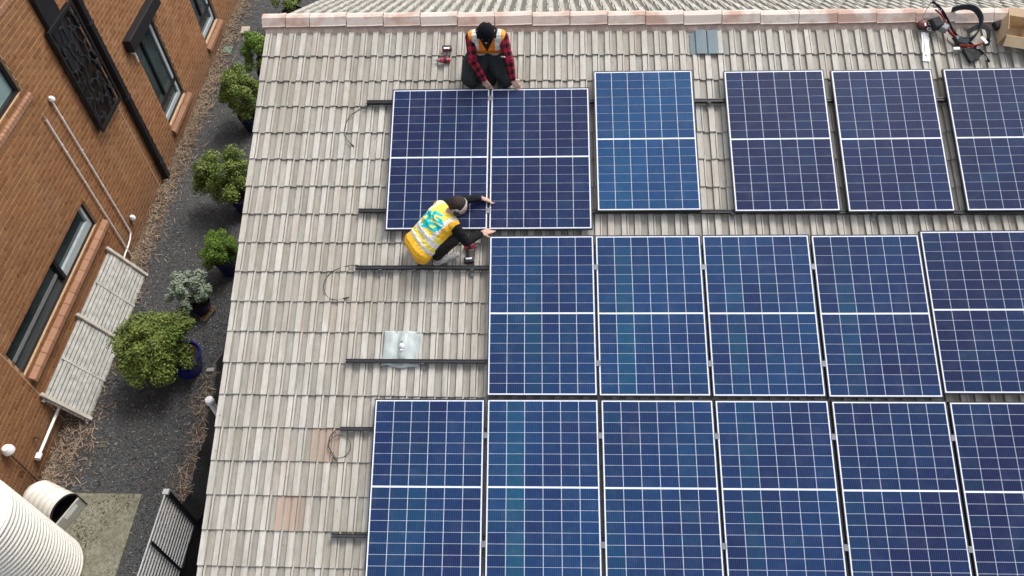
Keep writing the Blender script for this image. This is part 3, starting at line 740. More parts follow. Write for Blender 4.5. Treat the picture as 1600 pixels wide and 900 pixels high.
# ------------------------------------------------------------------ things in the alley
# slatted timber panel leaning on the wall
wood = plain('weathered_grey_timber', (.42, .415, .38), .9, .1, var=.25, scale=9, bump=.5)
wood2 = plain('pale_weathered_post', (.46, .42, .36), .9, .1, var=.2, scale=9, bump=.5)
lp_ = tag(empty('slatted_panel', (-6.9, 1.5, 0)), 'weathered grey slatted timber panel leaning against the brick wall', 'timber panel')
def wall_pt(s, h, off=0): return Vector((-6.947, 0, 0))+Vector((-.0359, .99936, 0))*s+Vector((.99936, .0359, 0))*off+Vector((0, 0, h))
O_ = Vector((-6.9, 1.5, 0))
def lean(s, t): return wall_pt(s, .03+.66*t, .40-.35*t)-O_
nrm = Vector((.66, 0, .35)).normalized()
nsl = 11
for bay in ((.04, 1.52), (1.60, 3.04)):
    for k in range(nsl):
        t = (k+.5)/nsl*.97
        MB().bar(lean(bay[0]-.04, t)+nrm*random.uniform(-.002, .004), lean(bay[1]+.02, t)+nrm*random.uniform(-.002, .004), .054+random.uniform(-.006, .002), .014, nrm).build('slat', wood, lp_)
    for s in (bay[0]+.72,): MB().bar(lean(s, -.02)+nrm*.013, lean(s, 1.03)+nrm*.013, .035, .012, nrm).build('batten', wood, lp_)
for s in (.05, 1.56, 3.03): MB().bar(lean(s, -.03)+nrm*.032, lean(s, 1.14)+nrm*.032, .055, .05, nrm).build('post', wood2, lp_, bevel=.006)
MB().bar(lean(-.02, 1.0)-nrm*.02, lean(3.06, 1.0)-nrm*.02, .045, .02, nrm).bar(lean(-.02, .0)-nrm*.02, lean(3.06, .0)-nrm*.02, .045, .02, nrm).build('backing_rail', wood, lp_)
# shrubs
def leaf_mat(name, cols):
    t = NT(name); r = t.n('Attribute', attribute_name='rnd').outputs['Fac']; c = t.ramp(r, [(i/(len(cols)-1), q) for i, q in enumerate(cols)])
    m_ = t.out(c, .55, .3); t.p.inputs['Subsurface Weight'].default_value = 0
    return m_
LEAF_O = leaf_mat('olive_leaf', [(.045, .08, .014), (.085, .135, .022), (.13, .185, .03), (.185, .22, .045), (.062, .11, .018), (.13, .11, .04)])
LEAF_G = leaf_mat('fresh_green_leaf', [(.06, .11, .012), (.1, .18, .02), (.15, .24, .03), (.08, .14, .016)])
LEAF_S = leaf_mat('silver_green_leaf', [(.12, .16, .1), (.2, .25, .17), (.28, .33, .25), (.15, .2, .12)])
BARK = plain('shrub_bark', (.06, .045, .03), .9, .1)
POT = plain('cobalt_glazed_pot', (.012, .018, .16), .15, .6, var=.25, scale=5, bump=0); POTD = plain('navy_glazed_pot', (.01, .012, .06), .2, .6, var=.25, scale=5, bump=0)
SOIL = plain('potting_soil', (.03, .022, .016), .95, .1, bump=.5)
def shrub(loc, crown, radii, n, leaf, lm, label, pot=None, seed=1, clumps=40):
    rs = random.Random(seed); e = tag(empty('potted_shrub' if pot else 'shrub', (*loc, 0)), label, 'shrub', 'shrubs in the mulch alley')
    cx, cy, cz = crown[0]-loc[0], crown[1]-loc[1], crown[2]
    base = .0
    if pot:
        pr, ph, pm = pot; base = ph-.06
        po = MB().lathe([(0.001, .03), (pr*.68, .03), (pr*.72, .0+.03), (pr*.86, ph*.45), (pr*.97, ph*.85), (pr*1.04, ph*.9), (pr*1.05, ph), (pr*.95, ph), (pr*.92, ph*.9), (pr*.9, ph*.8)], (0, 0, -.03), 28).build('pot', pm, e, True, sharp=50)
        MB().lathe([(0.001, ph-.05), (pr*.9, ph-.07)], (0, 0, 0), 20).build('soil', SOIL, e)
    tr = MB(); ends = []
    for k in range(7):
        a = rs.uniform(0, 6.28); q = rs.uniform(.2, .65)
        end = (cx+radii[0]*q*math.cos(a), cy+radii[1]*q*math.sin(a), cz+radii[2]*rs.uniform(-.2, .5))
        tr.tube(spline([(0, 0, base-.03), (cx*.3+rs.uniform(-.03, .03), cy*.3+rs.uniform(-.03, .03), base+(cz-base)*.45), end], 4), [.022-.018*i/8 for i in range(9)], 5)
    tr.build('stem', BARK, e, True)
    # lumpy crown: clump centres near the surface of the ellipsoid, leaves round each clump
    cl_ = []
    for k in range(clumps):
        while 1:
            d = Vector((rs.gauss(0, 1), rs.gauss(0, 1), rs.gauss(.25, 1)))
            if d.length > .1: break
        d.normalize(); q = rs.uniform(.55, 1.1)
        cl_.append((Vector((d.x*radii[0]*q, d.y*radii[1]*q, d.z*radii[2]*q)), rs.uniform(.16, .27)*min(radii)*1.5, rs.random()))
    vs = []; fs = []; rv = []
    for k in range(n):
        c, r, tone_ = rs.choice(cl_); d = Vector((rs.gauss(0, 1), rs.gauss(0, 1), rs.gauss(.35, 1))).normalized()
        p = Vector((cx, cy, cz))+c+d*r*rs.uniform(.5, 1.05)
        if p.z < .03: continue
        L0 = 1; nn = (d+Vector((0, 0, .5))+Vector((rs.gauss(0, .45), rs.gauss(0, .45), rs.gauss(0, .45)))).normalized()
        t = nn.orthogonal().normalized(); t = Quaternion(nn, rs.uniform(0, 6.28)) @ t; s = nn.cross(t); L = leaf*rs.uniform(.7, 1.25); W_ = L*.32
        i = len(vs); vs += [p-t*L*.5, p+s*W_+nn*.003, p+t*L*.5-nn*L*.12, p-s*W_+nn*.003]; fs += [(i, i+1, i+2), (i, i+2, i+3)]; v_ = min(1, max(0, tone_*.55+rs.random()*.45)); rv += [v_, v_]
    b = MB(); b.v = [tuple(v) for v in vs]; b.f = fs; b.m = [0]*len(fs); me = b.mesh('crown', lm); at = me.attributes.new('rnd', 'FLOAT', 'FACE'); at.data.foreach_set('value', rv)
    link('crown', me, e)
shrub((-5.22, 1.02), (-5.50, .98, .72), (.53, .55, .43), 17000, .047, LEAF_O, 'large olive green shrub spilling out of a bright cobalt blue pot', (.29, .44, POT), 1, 85)
shrub((-5.33, 2.22), (-5.43, 2.28, .5), (.32, .31, .3), 6000, .05, LEAF_S, 'silvery grey green shrub in a small navy pot by the wooden trellis', (.17, .28, POTD), 2, 34)
shrub((-5.2, 4.80), (-5.48, 4.92, .72), (.47, .5, .45), 12000, .048, LEAF_O, 'olive green shrub in a dark navy pot beside the roof verge', (.27, .42, POTD), 3, 42)
shrub((-5.1, 3.15), (-5.09, 3.14, .55), (.30, .31, .36), 9500, .034, LEAF_G, 'small round shrub of fresh green leaves next to the silvery shrub', (.2, .4, POTD), 4, 44)
shrub((-5.65, 7.3), (-5.74, 7.42, .8), (.42, .5, .46), 12000, .048, LEAF_O, 'rounded olive shrub opposite the window with the black hood', (.26, .42, POTD), 5, 42)
shrub((-5.6, 8.85), (-5.72, 8.95, .8), (.34, .42, .46), 8000, .048, LEAF_G, 'dark green shrub half hidden behind the top roof corner', (.26, .42, POTD), 6, 36)
shrub((-5.6, 11.4), (-5.62, 11.5, .8), (.36, .45, .4), 2600, .058, LEAF_O, 'distant green shrub beyond the ridge end of the roof', (.26, .42, POTD), 7, 36)
# small wooden trellis beside the silver shrub
te = tag(empty('wooden_trellis', (-5.2, 2.12, 0)), 'small brown wooden trellis offcut lying beside the silvery shrub', 'trellis')
tw = plain('brown_trellis_wood', (.22, .14, .075), .9, .1)
te.rotation_euler = (0, R_(-14), R_(-22))
for k in range(5): MB().b2((-.055, -.14+k*.07-.006, .075), (.055, -.14+k*.07+.006, .087)).build('rung', tw, te)
for x in (-.05, 0, .05): MB().b2((x-.006, -.17, .06), (x+.006, .17, .0745)).build('rail', tw, te)
# litter: a pale paver and a green lid by the wall, a pale brick offcut near the edge
o = MB().box((0, 0, .02), (.2, .3, .04)).build('paver', plain('pale_paver', (.36, .31, .26), .9, .1), bevel=.006); o.location = (-6.83, 11.15, .02); o.rotation_euler = (0, .08, .1); tag(o, 'small pale paver on the mulch near the wall', 'paver')
o = MB().box((0, 0, .02), (.2, .26, .035)).build('valve_cover', plain('green_lid', (.1, .2, .14), .6, .3), bevel=.01); o.location = (-7.05, 10.28, .02); o.rotation_euler = (0, .05, -.15); tag(o, 'small green rectangular cover set in the mulch by the wall', 'cover')
o = MB().box((0, 0, .02), (.12, .07, .04)).build('brick_offcut', plain('pale_offcut', (.32, .31, .29), .9, .1), bevel=.006); o.location = (-4.86, .98, .02); o.rotation_euler = (0, 0, .1); tag(o, 'pale grey offcut on the mulch near its ragged edge', 'stone')
# rainwater tank
t = NT('cream_poly_tank'); n1 = t.noise(t.coord('Object', (1, 1, .12)), 5, 5, .65); n2 = t.noise(t.coord('Object'), 9, 5, .7)
c = t.mix(t.math('MULTIPLY', t.ramp(n1, [(.45, (0, 0, 0)), (.75, (1, 1, 1))]), .4), (.7, .68, .62), (.46, .42, .33)); c = t.mix(t.math('MULTIPLY', t.ramp(n2, [(.6, (0, 0, 0)), (.75, (1, 1, 1))]), .35), c, (.4, .38, .3)); cream = t.out(c, .5, .3)
tk = tag(empty('water_tank', (-6.28, -2.36, .03)), 'large cream ribbed rainwater tank with smooth domed top', 'water tank')
RT_, HT = .565, 1.98; pr = []; nrib = 26
for k in range(nrib):
    z0 = .02+k*(HT-.12)/nrib; dz = (HT-.12)/nrib
    for f_, rr in ((0, -.012), (.1, -.012), (.22, .008), (.5, .013), (.78, .008), (.9, -.012)): pr.append((RT_+rr, z0+dz*f_))
pr = [(RT_-.02, 0)]+pr+[(RT_, HT-.09)]
MB().lathe(pr, (0, 0, 0), 72).build('ribbed_wall', cream, tk, True, sharp=60)
MB().lathe([(RT_, HT-.09), (RT_-.01, HT-.05), (RT_-.05, HT-.02), (RT_*.6, HT+.03), (RT_*.3, HT+.05), (.001, HT+.055)], (0, 0, 0), 72).build('domed_top', plain('pale_tank_top', (.78, .77, .75), .5, .3, var=.04, scale=2, bump=0), tk, True, sharp=70)
# small ribbed barrel lying on its side, a low board across its open end
BA = Vector((.925, -.38, 0)); BS = Vector((.38, .925, 0)); BZ = Vector((0, 0, 1))
pc = tag(empty('ribbed_barrel', (-6.68, -1.31, .03)), 'small cream ribbed barrel lying on its side beside the tank, board across its open end', 'barrel')
RB, LB = .232, .56; pr = [(.001, -.10), (.09, -.095), (.17, -.06), (RB-.02, -.01)]
for k in range(6):
    z0 = k*LB/6; dz = LB/6
    for f_, rr in ((.04, -.012), (.16, -.01), (.32, .006), (.5, .01), (.68, .006), (.84, -.01)): pr.append((RB+rr, z0+dz*f_))
pr += [(RB, LB), (RB-.012, LB), (RB-.014, LB*.6), (RB-.016, .03), (.001, .02)]
nin = len(pr)-4
MB().lathe(pr[:nin+1], BZ*RB, 44, 0, (BS, BZ, BA)).build('ribbed_shell', cream, pc, True, sharp=60)
MB().lathe(pr[nin:], BZ*RB, 44, 0, (BS, BZ, BA)).build('dark_inside', plain('dark_barrel_inside', (.03, .028, .026), .7, .2), pc, True, sharp=60)
MB().lathe([(RB+.001, LB-.012), (RB+.008, LB-.01), (RB+.008, LB+.006), (RB-.013, LB+.006)], BZ*RB, 44, 0, (BS, BZ, BA)).build('black_rim', M['blackplastic'], pc, True, sharp=40)
MB().box(BA*(LB+.03)+BZ*.115, (.43, .03, .23), (BS, BA, BZ)).build('front_board', plain('grey_green_board', (.42, .42, .37), .7, .2, var=.08), pc, bevel=.006)
MB().box(BA*(LB+.0465)+BZ*.165+BS*.02, (.22, .003, .075), (BS, BA, BZ)).build('paper_label', M['white'], pc)
for q in (-1, 1): MB().box(BA*(LB+.03)+BS*q*.222+BZ*.12, (.012, .05, .24), (BS, BA, BZ)).build('side_bracket', M['blackplastic'], pc)
# slatted metal gate
gt = tag(empty('metal_gate', (-4.3, -1.67, 0)), 'low metal gate of thin pale horizontal slats beside the dark drain', 'gate')
gm_ = plain('pale_galvanised_slat', (.42, .42, .41), .5, .3, 0, var=.12)
GB = -.6
for k in range(14):
    z = 1.2-.078*k
    MB().b2((-.012, -1.62, z-.009), (.006, -.03, z+.009)).build('slat', gm_, gt)
for y in (-.66, -1.3): MB().b2((.013, y-.02, .14), (.03, y+.02, 1.2)).build('upright', M['black'], gt)
MB().b2((-.03, -.03, GB), (.035, .03, 1.19)).build('post', M['black'], gt, bevel=.004)
MB().b2((-.036, -.036, 1.19), (.041, .036, 1.225)).build('post_cap', gm_, gt)
MB().b2((-.03, -1.68, GB), (.035, -1.62, 1.215)).build('post', M['black'], gt, bevel=.004)
# white vent pipe between drain and roof
vp = tag(empty('vent_pipe', (-3.96, -.48, 0)), 'upright white plastic vent pipe beside the roof verge', 'pipe')
MB().tube([(0, 0, -.66), (0, 0, 1.5)], .045, 16).build('pipe_shaft', M['white'], vp, True)
MB().lathe([(.05, 1.44), (.058, 1.45), (.058, 1.53), (.05, 1.54), (.03, 1.552), (.001, 1.555)], (0, 0, 0), 18).build('pipe_collar', M['white'], vp, True)

# ------------------------------------------------------------------ people
def cap_seg(b, a, c, ra, rc, n=12, rings=4):
    """tapered capsule from a to c"""
    a, c = Vector(a), Vector(c); d = c-a
    if d.length < 1e-4: d = Vector((0, 0, 1e-3)); c = a+d
    t = d.normalized(); X = t.orthogonal().normalized(); Y = t.cross(X); vs = []; k = 0
    for i in range(rings+1):
        th = math.pi/2*(1-i/rings); vs += [a-t*ra*math.sin(th)+(X*math.cos(q)+Y*math.sin(q))*max(1e-4, ra*math.cos(th)) for q in [2*math.pi*j/n for j in range(n)]]
    for i in range(rings+1):
        th = math.pi/2*i/rings; vs += [c+t*rc*math.sin(th)+(X*math.cos(q)+Y*math.sin(q))*max(1e-4, rc*math.cos(th)) for q in [2*math.pi*j/n for j in range(n)]]
    m_ = 2*rings+2; fs = [tuple(range(n-1, -1, -1)), tuple((m_-1)*n+j for j in range(n))]
    for i in range(m_-1):
        for j in range(n): fs.append((i*n+j, i*n+(j+1) % n, (i+1)*n+(j+1) % n, (i+1)*n+j))
    b.add(vs, fs)
def grow(name, segs, voxel, smooth=5):
    """one continuous surface round a list of tapered capsules"""
    b = MB()
    for s in segs: cap_seg(b, s[0], s[1], s[2], s[3])
    me = b.mesh(name+'_cage', [])
    o = bpy.data.objects.new(name+'_cage', me); COL.objects.link(o)
    r = o.modifiers.new('r', 'REMESH'); r.mode = 'VOXEL'; r.voxel_size = voxel; r.adaptivity = 0
    sm = o.modifiers.new('s', 'SMOOTH'); sm.factor = .5; sm.iterations = smooth
    bpy.context.view_layer.update(); dg = bpy.context.evaluated_depsgraph_get()
    out = bpy.data.meshes.new_from_object(o.evaluated_get(dg)); out.name = name
    bpy.data.objects.remove(o); bpy.data.meshes.remove(me); return out
def arr(me):
    v = np.empty(len(me.vertices)*3, np.float32); me.vertices.foreach_get('co', v); v = v.reshape(-1, 3)
    c = np.empty(len(me.polygons)*3, np.float32); me.polygons.foreach_get('center', c); return v, c.reshape(-1, 3)
def nearest(pts, segs):
    """index of the capsule a point belongs to, the place along it, and its direction round it"""
    best = np.full(len(pts), 1e9); idx = np.zeros(len(pts), int); tt = np.zeros(len(pts))
    for i, s in enumerate(segs):
        a, c = np.array(s[0], float), np.array(s[1], float); d = c-a; L = max(d@d, 1e-9)
        t = np.clip((pts-a)@d/L, 0, 1); r = s[2]+(s[3]-s[2])*t; q = np.linalg.norm(pts-(a+t[:, None]*d), axis=1)-r
        m_ = q < best; best[m_] = q[m_]; idx[m_] = i; tt[m_] = t[m_]
    return idx, tt
def paint(me, cols):
    """cols: one colour for each face"""
    at = me.color_attributes.new('Col', 'FLOAT_COLOR', 'CORNER')
    n = np.empty(len(me.polygons), int); me.polygons.foreach_get('loop_total', n)
    c = np.repeat(np.c_[cols, np.ones(len(cols))], n, axis=0).astype(np.float32); at.data.foreach_set('color', c.ravel())
    me.polygons.foreach_set('use_smooth', [True]*len(me.polygons))
def cloth_mat(name, rough=.85, fold=.5, scale=22):
    t = NT(name); c = t.n('Attribute', attribute_name='Col').outputs['Color']; co_ = t.coord('Object')
    n1 = t.noise(co_, scale, 3, .55); n2 = t.noise(co_, 130, 3); t.t.nodes[-1].inputs['Distortion'].default_value = 0; n1.node.inputs['Distortion'].default_value = 1.6
    col = t.mix(t.math('MULTIPLY', t.ramp(n2, [(.35, (1, 1, 1)), (.6, (0, 0, 0))]), .2), c, (.02, .02, .02))
    h = t.math('ADD', n1, t.math('MULTIPLY', n2, .06)); t.bump(h, fold, .05); return t.out(col, rough, .2)
M['cloth'] = cloth_mat('work_clothes', .85, .8, 20); M['vest'] = cloth_mat('vest_fabric', .7, .6, 14)
SK = (.66, .41, .32); 
def hand(root, direction, palm_n, side, curl, skin='skin'):
    """palm, four fingers of different lengths and a thumb, as capsules; curl in radians"""
    r = Vector(root); d = Vector(direction).normalized(); n = Vector(palm_n); n = (n-d*n.dot(d)).normalized(); s = d.cross(n)*side; out = []
    for k in range(3):
        q = (k-1)*.024; out.append((r+s*q*.7, r+d*.085+s*q*1.1, .017, .015, skin))
    for k, (L, q) in enumerate(((.066, -.031), (.078, -.0105), (.074, .0105), (.058, .031))):
        p = r+d*.088+s*q; dd = d
        for j, f in enumerate((.45, .32, .23)):
            dd = (Quaternion(d.cross(n).normalized(), -curl*(.55 if j == 0 else .7)) @ dd) if j else (d*math.cos(curl*.5)+n*math.sin(curl*.5)).normalized()
            q2 = p+dd*L*f*1.05; out.append((p, q2, .0092-.0008*j, .0088-.0008*j, skin)); p = q2
    p = r+d*.022-s*.03; p1 = p+(d*.6-s*.62+n*.35).normalized()*.042; p2 = p1+(d*.85-s*.15+n*.4).normalized()*.034
    out += [(p, p1, .013, .011, skin), (p1, p2, .0105, .0085, skin)]; return out
def head(c, face, up, side):
    """skull, jaw, nose, ears, brow"""
    c, f, u, s = Vector(c), Vector(face).normalized(), Vector(up), Vector(side); u = (u-f*u.dot(f)).normalized(); s = f.cross(u)
    o = [(c+u*.025-f*.012, c+u*.02+f*.02, .088, .086, 'skin'), (c-u*.05+f*.03, c-u*.075+f*.05, .06, .045, 'skin'), (c-u*.092+f*.075, c-u*.09+f*.07, .026, .026, 'skin'),
         (c+u*.01+f*.1, c-u*.022+f*.118, .009, .015, 'skin'), (c+u*.03+f*.088+s*.033, c+u*.03+f*.088-s*.033, .018, .018, 'skin'),
         (c-u*.058+f*.1+s*.02, c-u*.058+f*.1-s*.02, .009, .009, 'lip')]
    for q in (-1, 1): o += [(c+s*q*.09+u*.02-f*.005, c+s*q*.088-u*.022+f*.002, .017, .012, 'skin'), (c+u*.012+f*.092+s*q*.033, c+u*.012+f*.09+s*q*.03, .012, .012, 'eye')]
    return o
def uv_on(s, pts, t):
    """length along and angle round a limb"""
    a, c = Vector(s[0]), Vector(s[1]); d = (c-a).normalized(); X = d.orthogonal().normalized(); Y = d.cross(X)
    q = pts-np.array(a); return t*(c-a).length, np.arctan2(q@np.array(Y), q@np.array(X))
def checks(L, ang, r):
    """buffalo check: red cloth, black squares"""
    a = (np.floor(L/.044).astype(int) % 2 == 0); b = (np.floor(ang*r/.044+40).astype(int) % 2 == 0)
    c = np.empty((len(L), 3)); c[:] = (.42, .022, .05); c[a ^ b] = (.2, .012, .028); c[a & b] = (.008, .007, .008); return c

def person(name, origin, segs, vest, colours, label, special=None):
    e = tag(empty(name, origin), label, 'person', 'installers on the roof')
    me = grow('body', segs, .0075, 4); v, fc = arr(me); idx, t = nearest(fc, segs)
    cols = np.empty((len(fc), 3))
    for i, s in enumerate(segs):
        m_ = idx == i
        if not m_.any(): continue
        if s[4] == 'check':
            L, a = uv_on(s, fc[m_], t[m_]); cols[m_] = checks(L+i*.05, a, .055)
        else: cols[m_] = colours[s[4]]
    me.materials.append(M['cloth']); paint(me, cols); o = link('body', me, e)
    vm = grow('vest', vest['segs'], .006, 6); v, fc = arr(vm); vm.materials.append(M['vest']); paint(vm, vest['paint'](fc)); link('vest', vm, e)
    return e
def tri(a): return np.array(a, float)

# --- worker kneeling below the ridge, in a checked shirt and orange vest
O1 = P(-.05, 1.96, -.10)
s1 = []
for q in (-1, 1):
    s1 += [((q*.2, .36, .2), (q*.2, .22, .1), .045, .04, 'boot'), ((q*.2, -.04, .09), (q*.19, .32, .2), .085, .06, 'trouser'),
           ((q*.225, -.05, .14), (q*.19, .08, .27), .1, .118, 'trouser'), ((q*.19, .08, .27), (q*.1, .22, .34), .118, .118, 'trouser'), ((q*.13, .0, .18), (q*.05, .14, .3), .085, .11, 'trouser')]
s1 += [((0, .0, .08), (0, .14, .2), .09, .12, 'boot'), ((-.09, .22, .32), (.09, .22, .32), .12, .12, 'trouser'), ((-.07, .22, .36), (.07, .22, .36), .115, .115, 'shirt'), ((-.08, .14, .5), (.08, .14, .5), .115, .115, 'shirt'),  # first capsule: added filler that darkens the gap between the knees
       ((-.07, .2, .4), (-.08, .13, .52), .11, .11, 'shirt'), ((.07, .2, .4), (.08, .13, .52), .11, .11, 'shirt'), ((-.16, .1, .585), (.16, .1, .585), .07, .07, 'shirt'),
       ((0, .09, .6), (0, .045, .70), .062, .056, 'hood'), ((-.05, .1, .66), (.05, .1, .66), .05, .05, 'hood'), ((0, .03, .645), (0, .02, .655), .06, .055, 'hood')]
SHL, ELL, WRL, HDL = (-.185, .095, .585), (-.175, -.055, .385), (-.055, -.115, .185), (-.045, -.12, .168)
SHR, ELR, WRR, HDR = (.185, .095, .585), (.25, -.045, .385), (.285, -.11, .185), (.29, -.115, .168)
for a, b_, c, q in ((SHL, ELL, WRL, -1), (SHR, ELR, WRR, 1)):
    s1 += [(a, b_, .066, .052, 'check'), (b_, c, .053, .04, 'check'), (c, Vector(c)+(Vector(c)-Vector(b_)).normalized()*.02, .03, .026, 'skin')]
s1 += hand((-.046, -.122, .160), (.5, -.16, -.8), (.2, .9, -.1), 1, .7)
s1 += hand((.293, -.118, .160), (.42, -.2, -.75), (-.2, .9, -.2), -1, .5)
s1 += head((0, .0, .715), (0, -.78, -.62), (0, -.6, .8), (1, 0, 0))
C1 = dict(boot=(.012, .012, .013), trouser=(.032, .038, .039), shirt=(.3, .03, .05), hood=(.01, .01, .013), skin=SK, lip=(.4, .16, .13), eye=(.3, .2, .17))
def vest1(fc):
    x, y, z = fc[:, 0], fc[:, 1], fc[:, 2]; c = np.empty((len(fc), 3)); c[:] = (.9, .24, .02)
    ax = np.abs(x)
    c[(ax > .095) & (ax < .165) & (z > .46)] = (.75, .74, .7)
    c[(z < .40) & (z > .35)] = (.75, .74, .7)
    c[(ax > .165) & (z > .5)] = (.9, .36, .04)
    front = y < .12
    c[front & (ax < .095*(z-.45)/.2) & (z > .45)] = (.01, .01, .013)
    c[front & (ax < .008) & (z <= .42)] = (.5, .08, .01)
    return c
vs1 = dict(segs=[((-.085, .22, .30), (.085, .22, .30), .122, .122), ((-.085, .14, .5), (.085, .14, .5), .131, .131), ((-.085, .21, .34), (-.09, .13, .53), .126, .126), ((.085, .21, .34), (.09, .13, .53), .126, .126), ((-.15, .1, .59), (.15, .1, .59), .086, .086)], paint=vest1)
w1 = person('person', O1, s1, vs1, C1, 'worker in black beanie, red checked shirt and orange vest squatting below the ridge')
def shell(c, rad, f, u, cut, n=28, m=14, back=.0):
    """a cap of an ellipsoid about axis u; cut = how far down it reaches (0..1 of pi)"""
    f, u = Vector(f).normalized(), Vector(u); u = (u-f*u.dot(f)).normalized(); s = f.cross(u); b = MB()
    for i in range(m+1):
        th = cut*math.pi*i/m
        for j in range(n):
            a = 2*math.pi*j/n; w_ = 1+.012*math.sin(a*9)*math.sin(th)
            b.v.append(tuple(Vector(c)+(u*math.cos(th)*rad[2]+(f*math.cos(a)*rad[0]+s*math.sin(a)*rad[1])*math.sin(th))*w_))
    for i in range(m):
        for j in range(n): b.f.append((i*n+j, (i+1)*n+j, (i+1)*n+(j+1) % n, i*n+(j+1) % n)); b.m.append(0)
    return b
hu = Vector((0, -.7, .71)).normalized(); hf = Vector((0, -.71, -.7)).normalized()
bn = shell((0, -.012, .722), (.106, .1, .112), hf, hu, .52)
bo = bn.build('beanie', plain('black_knit', (.009, .009, .011), .95, .1, var=.3, scale=80, bump=.6), w1, True, sharp=0)
b = MB(); n = 28; s_ = hf.cross(hu)      # turned-up brim
for r, h in ((.101, .026), (.105, .024), (.107, 0), (.105, -.024), (.1, -.026)):
    for j in range(n):
        a = 2*math.pi*j/n; b.v.append(tuple(Vector((0, -.014, .72))+hf*math.cos(a)*r*1.05+s_*math.sin(a)*r*.93+hu*h))
for i in range(4):
    for j in range(n): b.f.append((i*n+j, (i+1)*n+j, (i+1)*n+(j+1) % n, i*n+(j+1) % n)); b.m.append(0)
b.build('beanie_brim', plain('black_rib_knit', (.012, .012, .014), .95, .1, var=.3, scale=90, bump=.6), w1, True, sharp=0)
hb = MB(); pts = [(.10*math.sin(a), .085+.055*math.cos(a), .64+.035*math.cos(a)) for a in np.linspace(-2.3, 2.3, 15)]
hb.tube(spline(pts, 3), .042, 8); hb.build('hood', plain('black_hood', (.011, .011, .014), .9, .1, var=.3, bump=.4), w1, True)
MB().tube([(.16, -.03, .415), (.205, -.07, .435)], .007, 8).build('pencil', M['white'], w1, True)

# --- worker crouching over the joint, in a yellow vest with a printed back
O2 = P(-.55, -.25, -.10)
PV = Vector((-.19, .03, .25)); NK = Vector((.11, .2, .55))
sp_d = (NK-PV); SPL = sp_d.length; sp_d.normalize()
lat = Vector((-.17, .32, .03)); lat = (lat-sp_d*lat.dot(sp_d)).normalized()      # toward his left shoulder
bk = sp_d.cross(lat); bk = bk if bk.z > 0 else -bk                                # out of his back
def B(s, l, o=0): return PV+sp_d*(s*SPL)+lat*l+bk*o
s2 = []
s2 += [((-.05, -.05, .03), (.175, .03, .075), .042, .036, 'shoe'), ((-.04, -.045, .05), (-.02, -.03, .11), .045, .045, 'sock'),
       ((-.03, -.03, .12), (.15, .0, .34), .055, .072, 'trouser'), ((.15, .0, .34), B(0, -.09, -.01), .08, .105, 'trouser'),
       ((-.27, .06, .07), (-.29, -.06, .015), .042, .034, 'shoe'), ((-.26, .06, .08), (-.25, .07, .13), .045, .046, 'sock'),
       ((-.25, .08, .15), (.06, .25, .36), .055, .075, 'trouser'), ((.06, .25, .36), B(0, .09, -.01), .08, .105, 'trouser')]
s2 += [(B(0, -.09), B(0, .09), .11, .11, 'trouser'), (B(.2, -.07), B(.2, .07), .11, .11, 'shirt'), (B(.2, -.07), B(.75, -.085), .105, .1, 'shirt'), (B(.2, .07), B(.75, .085), .105, .1, 'shirt'), (B(.6, -.08), B(.6, .08), .108, .108, 'shirt'),
       (B(.92, -.15, -.01), B(.92, .15, -.01), .068, .068, 'shirt'), (B(.92, 0), (.17, .2, .6), .058, .055, 'skin')]
SL, SR = B(.92, .175, -.015), B(.92, -.175, -.015)
EL, WL_ = Vector((.27, .50, .46)), Vector((.415, .565, .42)); ER, WR_ = Vector((.30, .02, .29)), Vector((.435, .18, .235))
s2 += [(SL, EL, .064, .052, 'sleeve'), (EL, WL_, .05, .04, 'sleeve'), (WL_, WL_+(WL_-EL).normalized()*.03, .03, .026, 'skin'),
       (SR, ER, .064, .054, 'sleeve'), (ER, WR_, .052, .041, 'sleeve'), (WR_, WR_+(WR_-ER).normalized()*.03, .03, .026, 'skin')]
s2 += hand(WL_+Vector((.03, .012, -.008)), (.8, -.05, -.35), (0, -.35, -.9), -1, .75)
s2 += hand(WR_+Vector((.022, .024, -.006)), (.75, .45, -.08), (-.1, .15, -.95), 1, .3)
HF2 = Vector((.5, .04, -.86)); HU2 = Vector((.86, 0, .5))
HC2 = Vector((.215, .205, .655))
s2 += head(HC2, HF2, HU2, (0, 1, 0))
C2_ = dict(shoe=(.5, .48, .44), sock=(.4, .39, .37), trouser=(.02, .015, .015), shirt=(.012, .012, .014), sleeve=(.009, .009, .011), skin=SK, lip=(.4, .16, .13), eye=(.3, .2, .17))
# printed mark: three cyan strokes in an isometric cube, drawn in the (across, along the spine) plane of the back
ZX, ZY = 624., 320.
Mz = np.array([[228*-.0, 0], [0, 0]])
ex_, ey_ = np.array((-156., -228.))/.40, np.array((282., -318.))/SPL      # picture-sketch axes -> metres on the back
Minv = np.linalg.inv(np.c_[ex_, ey_])
def sk(*pts): return [tuple(1.15*(Minv @ (np.array(p)-(ZX, ZY)))) for p in pts]
def sk2(*pts): return sk(*[((x/7.5+50)*6, (y/7.5+10)*6) for x, y in pts])
LOGO = [sk2((288, 250), (330, 230), (345, 240), (402, 203), (410, 220), (407, 300), (350, 332), (282, 362), (279, 346), (342, 308), (360, 296), (358, 254), (312, 284), (287, 270)),
        sk2((418, 240), (440, 208), (512, 252), (505, 276), (452, 250), (438, 268), (438, 306), (482, 326), (482, 312), (455, 298), (458, 278), (516, 304), (519, 368), (500, 362), (422, 318), (415, 300)),
        sk2((285, 380), (345, 337), (375, 320), (512, 382), (430, 442), (390, 426), (345, 402), (300, 396))]
HOLE = [sk2((368, 386), (400, 366), (452, 380), (420, 406))]
